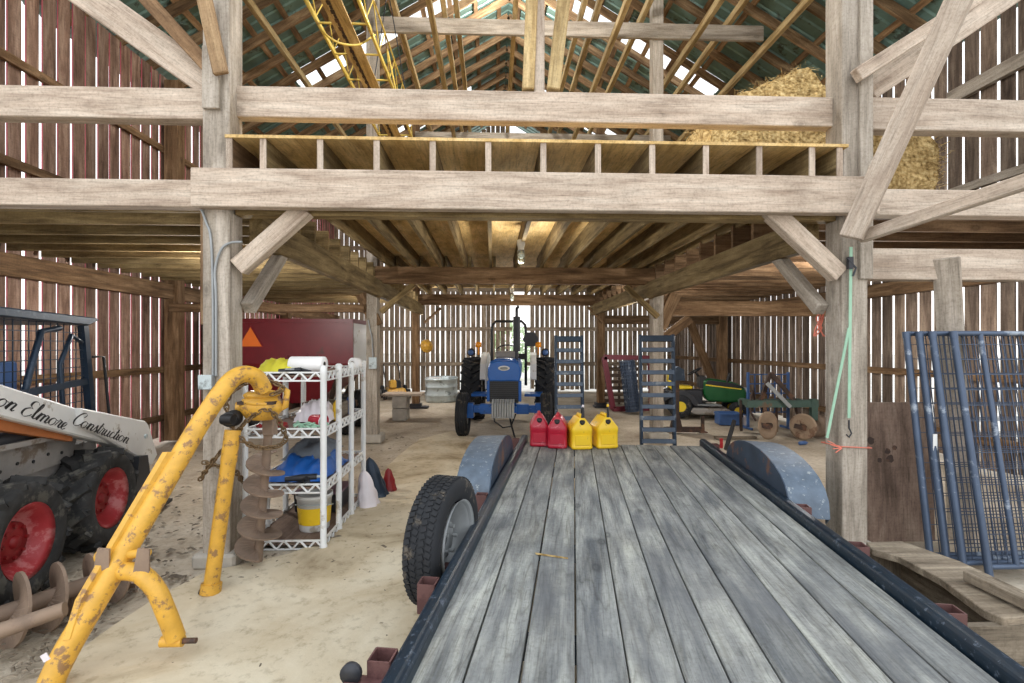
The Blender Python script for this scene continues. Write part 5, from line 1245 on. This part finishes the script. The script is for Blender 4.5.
def cloth(name, label, mat, c, sx, sy, h, cat, sd=0, fold=7):
    t = MB()
    def f(a, b):
        x = (a - .5) * sx; y = (b - .5) * sy
        e = max(0, 1 - (2 * abs(a - .5)) ** 4) * max(0, 1 - (2 * abs(b - .5)) ** 4)
        nz = noise.noise(Vector((a * fold, b * fold * .6, sd))) * .5 + .5
        n2 = noise.noise(Vector((a * fold * 2.3, b * fold * 2, sd + 9)))
        return Vector((x * (1 + .12 * n2), y * (1 + .1 * nz), .004 + h * e * (.45 + .65 * nz + .15 * n2)))
    t.grid(f, 28, 24)
    t.grid(lambda a, b: Vector(((b - .5) * sx, (a - .5) * sy, .002)), 2, 2)
    o = t.build(name, M[mat]); o.location = c; return tag(o, label, cat)
cloth('safety_vest', 'crumpled yellow green vest on top of the white rack', 'ycloth', Vector((-1.74, 4.25, SZ[3] + .012)), .36, .4, .12, 'vest', 1)
p = Vector((-1.5, 4.12, SZ[3] + .078))
t = thing('paper_towel_roll', 'white paper towel roll lying on top of the rack', 'paper roll', p)
q = MB(); q.lathe([(.02, -.14), (.062, -.14), (.064, -.135), (.064, .135), (.062, .14), (.02, .14)], (0, 0, 0), (1, -.12, 0), 28, caps=False); q.build('paper', M['paper'], t)
q = MB(); q.lathe([(.02, -.141), (.023, -.141), (.023, .141), (.02, .141)], (0, 0, 0), (1, -.12, 0), 18, caps=False); q.build('core', M['crate'], t)
t = thing('glue_gun', 'black hand tool lying beside the paper towel roll', 'tool', (-1.6, 4.02, SZ[3] + .01))
q = MB(); q.tube([(-.09, 0, .02), (.08, .01, .03)], [.016, .018], 8); q.tube([(.08, .01, .03), (.1, .03, .02), (.14, .06, .012)], .013, 8); q.build('body', M['char'], t)
q = MB(); q.box((.0, -.01, .035), (.07, .014, .012)); q.build('trigger', M['grey'], t)
t = thing('tape_roll', 'white tape roll standing at back corner of the rack top', 'tape', (-1.36, 5.0, SZ[3] + .055))
q = MB(); q.lathe([(.022, -.04), (.055, -.04), (.055, .04), (.022, .04), (.022, -.04)], (0, 0, 0), (.5, 1, 0), 24, caps=False); q.build('tape', M['paper'], t)
q = MB(); q.lathe([(.018, -.041), (.022, -.041), (.022, .041), (.018, .041), (.018, -.041)], (0, 0, 0), (.5, 1, 0), 20, caps=False); q.build('core', M['crate'], t)
cloth('plastic_bag', 'crumpled white plastic bag on the second shelf', 'bag', Vector((-1.56, 4.5, SZ[2] + .012)), .3, .3, .2, 'bag', 4, 9)
t = thing('plastic_cup', 'red plastic cup lying on its side on the second shelf', 'cup', (-1.42, 4.12, SZ[2] + .062))
q = MB(); q.lathe([(0, .07), (.038, .07), (.042, .065), (.056, -.06), (.058, -.066), (.053, -.066), (.04, .055)], (0, 0, 0), (-.9, .45, .05), 20, caps=False); q.build('cup_body', M['pred'], t)
q = MB(); q.torus((.06, -.03, -.003), (-.9, .45, .05), .056, .004, 20, 5); q.build('rim', M['bag'], t)
def bottle(name, label, cat, c, r, h, mat, capm='black'):
    t = thing(name, label, cat, c); q = MB(); q.lathe([(0, 0), (r * .95, 0), (r, .006), (r, h * .72), (r * .8, h * .8), (r * .4, h * .88), (r * .4, h * .94)], n=18); q.build('body', M[mat], t)
    q = MB(); q.lathe([(r * .45, h * .92), (r * .45, h), (0, h)], n=14); q.build('cap', M[capm], t); return t
bottle('spray_can', 'yellow spray can on the second shelf by the post', 'can', (-1.4, 4.55, SZ[2]), .034, .2, 'pyel', 'bluep')
bottle('bottle', 'blue bottle at the back of the second shelf', 'bottle', (-1.4, 4.98, SZ[2]), .035, .2, 'tarp', 'white')
t = MB()
for k in range(26):
    a = Vector((random.uniform(-.16, .16), random.uniform(-.08, .08), .012 + random.uniform(0, .03))); b = a + Vector((random.uniform(-.1, .1), random.uniform(-.07, .07), random.uniform(-.01, .01))); t.tube([a, (a + b) / 2 + Vector((0, 0, .012)), b], .009, 5)
o = t.build('rope_tangle', M['mint']); o.location = (-1.48, 4.06, SZ[2] + .004); tag(o, 'tangle of pale green strap at the second shelf edge', 'strap')
t = MB()
for k in range(16):
    a = Vector((random.uniform(-.12, .1), random.uniform(-.05, .05), .014 + random.uniform(0, .02))); b = a + Vector((random.uniform(-.09, .09), random.uniform(-.06, .06), 0)); t.tube([a, (a + b) / 2 + Vector((0, 0, .014)), b], .011, 5)
o = t.build('work_gloves', M['dred']); o.location = (-1.72, 4.05, SZ[2] + .004); tag(o, 'dark red cord heap left of the green strap', 'cord')
t = thing('cardboard_box', 'low brown cardboard box at back of the second shelf', 'box', (-1.6, 4.9, SZ[2]))
q = MB(); q.box((0, 0, .06), (.36, .3, .012)); q.box((0, -.15, .07), (.36, .01, .13)); q.box((0, .15, .07), (.36, .01, .13)); q.box((-.18, 0, .07), (.01, .3, .13)); q.box((.18, 0, .07), (.01, .3, .13)); q.build('tray', M['crate'], t)
cloth('folded_tarp', 'crumpled blue tarp on the third shelf', 'tarp', Vector((-1.6, 4.45, SZ[1] + .012)), .46, .74, .2, 'tarp', 7, 5)
cloth('grey_jacket', 'grey cloth bundle lying over the blue tarp', 'gcloth', Vector((-1.62, 4.6, SZ[1] + .13)), .36, .6, .16, 'cloth', 12, 4)
t = thing('drill', 'dark power tool lying at front of the third shelf', 'tool', (-1.52, 4.07, SZ[1] + .005))
q = MB(); q.tube([(-.14, 0, .03), (-.02, .01, .035), (.1, .03, .04)], [.02, .03, .026], 10); q.tube([(.02, .01, .04), (.05, -.04, .025), (.07, -.09, .02)], .018, 8); q.build('body', M['char'], t)
q = MB(); q.cyl((.1, .03, .04), (.17, .04, .042), .014, .008, 8); q.build('chuck', M['galv'], t)
t = thing('pry_bar', 'thin black bar lying beside the dark power tool', 'tool', (-1.66, 4.03, SZ[1] + .012)); q = MB(); q.tube([(-.16, .0, 0), (.14, -.01, 0), (.17, -.02, .02)], .009, 6); q.build('bar', M['black'], t)
t = thing('bucket', 'white and yellow bucket on the bottom shelf', 'bucket', (-1.51, 4.3, SZ[0]))
q = MB(); q.lathe([(0, 0), (.115, 0), (.12, .01), (.14, .27), (.148, .27), (.148, .3), (.136, .3), (.132, .28)], n=28, caps=False); q.build('pail', M['white'], t)
q = MB(); q.lathe([(.127, .06), (.1372, .2)], n=28, caps=False); q.build('wrap_label', M['pyel'], t)
q = MB(); q.torus((0, 0, .2), (0, .25, 1), .15, .004, 24, 5); q.build('bail', M['galv'], t)
t = thing('storage_tote', 'dark low bin on the bottom shelf behind the bucket', 'bin', (-1.62, 4.85, SZ[0])); q = MB(); q.box((0, 0, .09), (.4, .36, .17), taper=1.05); q.build('tub', M['char'], t, .01); q = MB(); q.box((0, 0, .185), (.44, .4, .02)); q.build('lid', M['purple'], t, .006)
# sacks leaning at the right side of the rack
def sack(name, label, c, mat, w, d, h, lean):
    t = MB()
    def f(a, b):
        th = a * 2 * math.pi; k = max(0, 1 - b ** 5) ** .5 * (1.05 - .45 * b) + .3 * noise.noise(Vector((math.cos(th) * 2.4 + w * 40, math.sin(th) * 2.4, b * 5))) * (1 - b * b)
        return Vector((w * k * math.cos(th) + lean * b, d * k * math.sin(th) * (1 - .5 * b), h * b))
    t.grid(f, 24, 12); o = t.build(name, M[mat]); o.location = c; return tag(o, label, 'sack')
sack('feed_sack', 'white sack leaning at the right side of the rack', (-1.23, 5.02, 0), 'bag', .1, .14, .36, -.05)
sack('feed_sack', 'dark blue sack behind the white sack by the rack', (-1.2, 5.32, 0), 'navy', .1, .12, .42, -.1)
sack('feed_sack', 'small red sack on the floor behind the rack corner', (-1.12, 5.5, 0), 'dred', .07, .08, .26, -.02)
# ================================================================ RED HOPPER WAGON
h0, h1 = P(206, 330, 8.8), P(352, 330, 8.8)
hw = h1.x - h0.x; hx = (h0.x + h1.x) / 2
H = thing('hopper_wagon', 'dark red hopper wagon with an orange triangle behind the white rack', 'wagon', (hx, 9.55, 0))
q = MB(); d2 = .75; z0, z1, z2 = .55, 1.28, 2.02; w2 = hw / 2
def frus(za, zb, ka, kb, kya, kyb): return [Vector((sx * w2 * k, sy * d2 * ky, z)) for z, k, ky in ((za, ka, kya), (zb, kb, kyb)) for sx, sy in ((-1, -1), (1, -1), (1, 1), (-1, 1))]
FS = [(0, 3, 2, 1), (4, 5, 6, 7), (0, 1, 5, 4), (1, 2, 6, 5), (2, 3, 7, 6), (3, 0, 4, 7)]
q.add(frus(z1, z2, 1, 1, 1, 1), FS, mi=[0, 0, 0, 1, 0, 0]); q.add(frus(z0, z1, .45, 1, .5, 1), FS, mi=0)
q.build('hopper', [M['trred'], M['white']], H)
q = MB()
for y in (-d2, d2): q.beam((-w2 - .03, y, z2), (w2 + .03, y, z2), .06, .07)
for x in (-w2, w2): q.beam((x, -d2, z2), (x, d2, z2), .06, .07)
for x in (-w2, w2): q.beam((x, -d2 - .01, z1), (x, -d2 - .01, z2), .05, .05)
q.build('rim', M['trred'], H)
q = MB(); r = .19; q.prism([(-r, -r * .58), (r, -r * .58), (0, r * 1.16)], (P(251, 340, 8.8).x - hx, -d2 - .02, P(251, 340, 8.8).z), (1, 0, 0), (0, 0, 1), .012); e = q.build('warning_triangle', M['orange'], H); e['label'] = 'orange slow vehicle triangle'
q = MB(); r2 = .215; q.prism([(-r2, -r2 * .58), (r2, -r2 * .58), (0, r2 * 1.16)], (P(251, 340, 8.8).x - hx, -d2 - .012, P(251, 340, 8.8).z), (1, 0, 0), (0, 0, 1), .008); q.build('triangle_border', M['dred'], e)
q = MB(); cx = P(298, 360, 8.8).x - hx
for a, b in (((cx - .17, 1.12), (cx + .17, 1.12)), ((cx - .17, 1.42), (cx + .17, 1.42)), ((cx - .17, 1.12), (cx - .17, 1.42)), ((cx + .17, 1.12), (cx + .17, 1.42))): q.beam((a[0], -d2 - .02, a[1]), (b[0], -d2 - .02, b[1]), .04, .04)
q.build('chute_door', M['trred'], H)
q = MB(); q.beam((-w2 * .9, 0, .5), (w2 * .9, 0, .5), .12, .12); q.beam((0, -d2, .5), (0, d2, .5), .12, .12)
for sx in (-1, 1):
    for sy in (-1, 1): q.beam((sx * w2 * .6, sy * .4, .5), (sx * w2 * .8, sy * d2 * .9, 1.2), .06, .06)
q.build('running_gear', M['drust'], H)
for sx in (-1, 1):
    for sy in (-1, 1): wheel(H, (sx * w2 * .85, sy * .45, .36), .36, .2, .2, 'tire', 'trred', ribs=3, face=sx)

# ================================================================ loose litter on the dirt
random.seed(77)
q = MB()
for k in range(1500):
    u, v = random.uniform(-30, 420), random.uniform(430, 683); p = G(u, v)
    if p.x < -5.2 or p.y > 9: continue
    onslab = p.x > -2.2 and p.y < 3.4
    if onslab and random.random() < .93: continue
    s = random.uniform(.004, .016) * (1.6 if random.random() < .05 else 1)
    a = random.uniform(0, 6.28); d = Vector((math.cos(a), math.sin(a), 0)); e = Vector((-d.y, d.x, 0)); l = random.uniform(1, 3.2)
    z = Vector((0, 0, .012)); h = Vector((0, 0, s * .8))
    q.add([p + z - d * s * l - e * s, p + z + d * s * l - e * s * .6, p + z + d * s * l * .8 + e * s, p + z - d * s * l + e * s * .7, p + z + h], [(0, 1, 4), (1, 2, 4), (2, 3, 4), (3, 0, 4)])
o = q.build('wood_chips', M['crate']); tag(o, 'small wood chips and stones scattered on the dirt floor', 'debris', None, 'stuff')

# ================================================================ shared group phrases
GROUPS = {'timber_post': 'timber posts of the barn frame', 'brace': 'timber braces', 'girder': 'long loft girders', 'cross_beam': 'cross beams under the loft', 'upper_side_beam': 'pale side beams of the front frame', 'lower_side_beam': 'pale side beams of the front frame', 'tie_beam': 'tie beams in the roof', 'strut': 'struts at the middle of the upper beam', 'wire_gate': 'wire gates leaning in a stack', 'feed_sack': 'sacks by the white rack', 'concrete_block': 'concrete blocks under the board', 'junction_box': 'electrical boxes on the posts', 'conduit': 'conduits on the posts', 'chain': 'chains at the left post', 'ceiling_light': 'ceiling lights under the loft', 'baling_twine': 'twine on the right post'}
for o in SC.objects:
    k = o.name.split('.')[0]
    if o.parent is None and k in GROUPS and 'group' not in o: o['group'] = GROUPS[k]
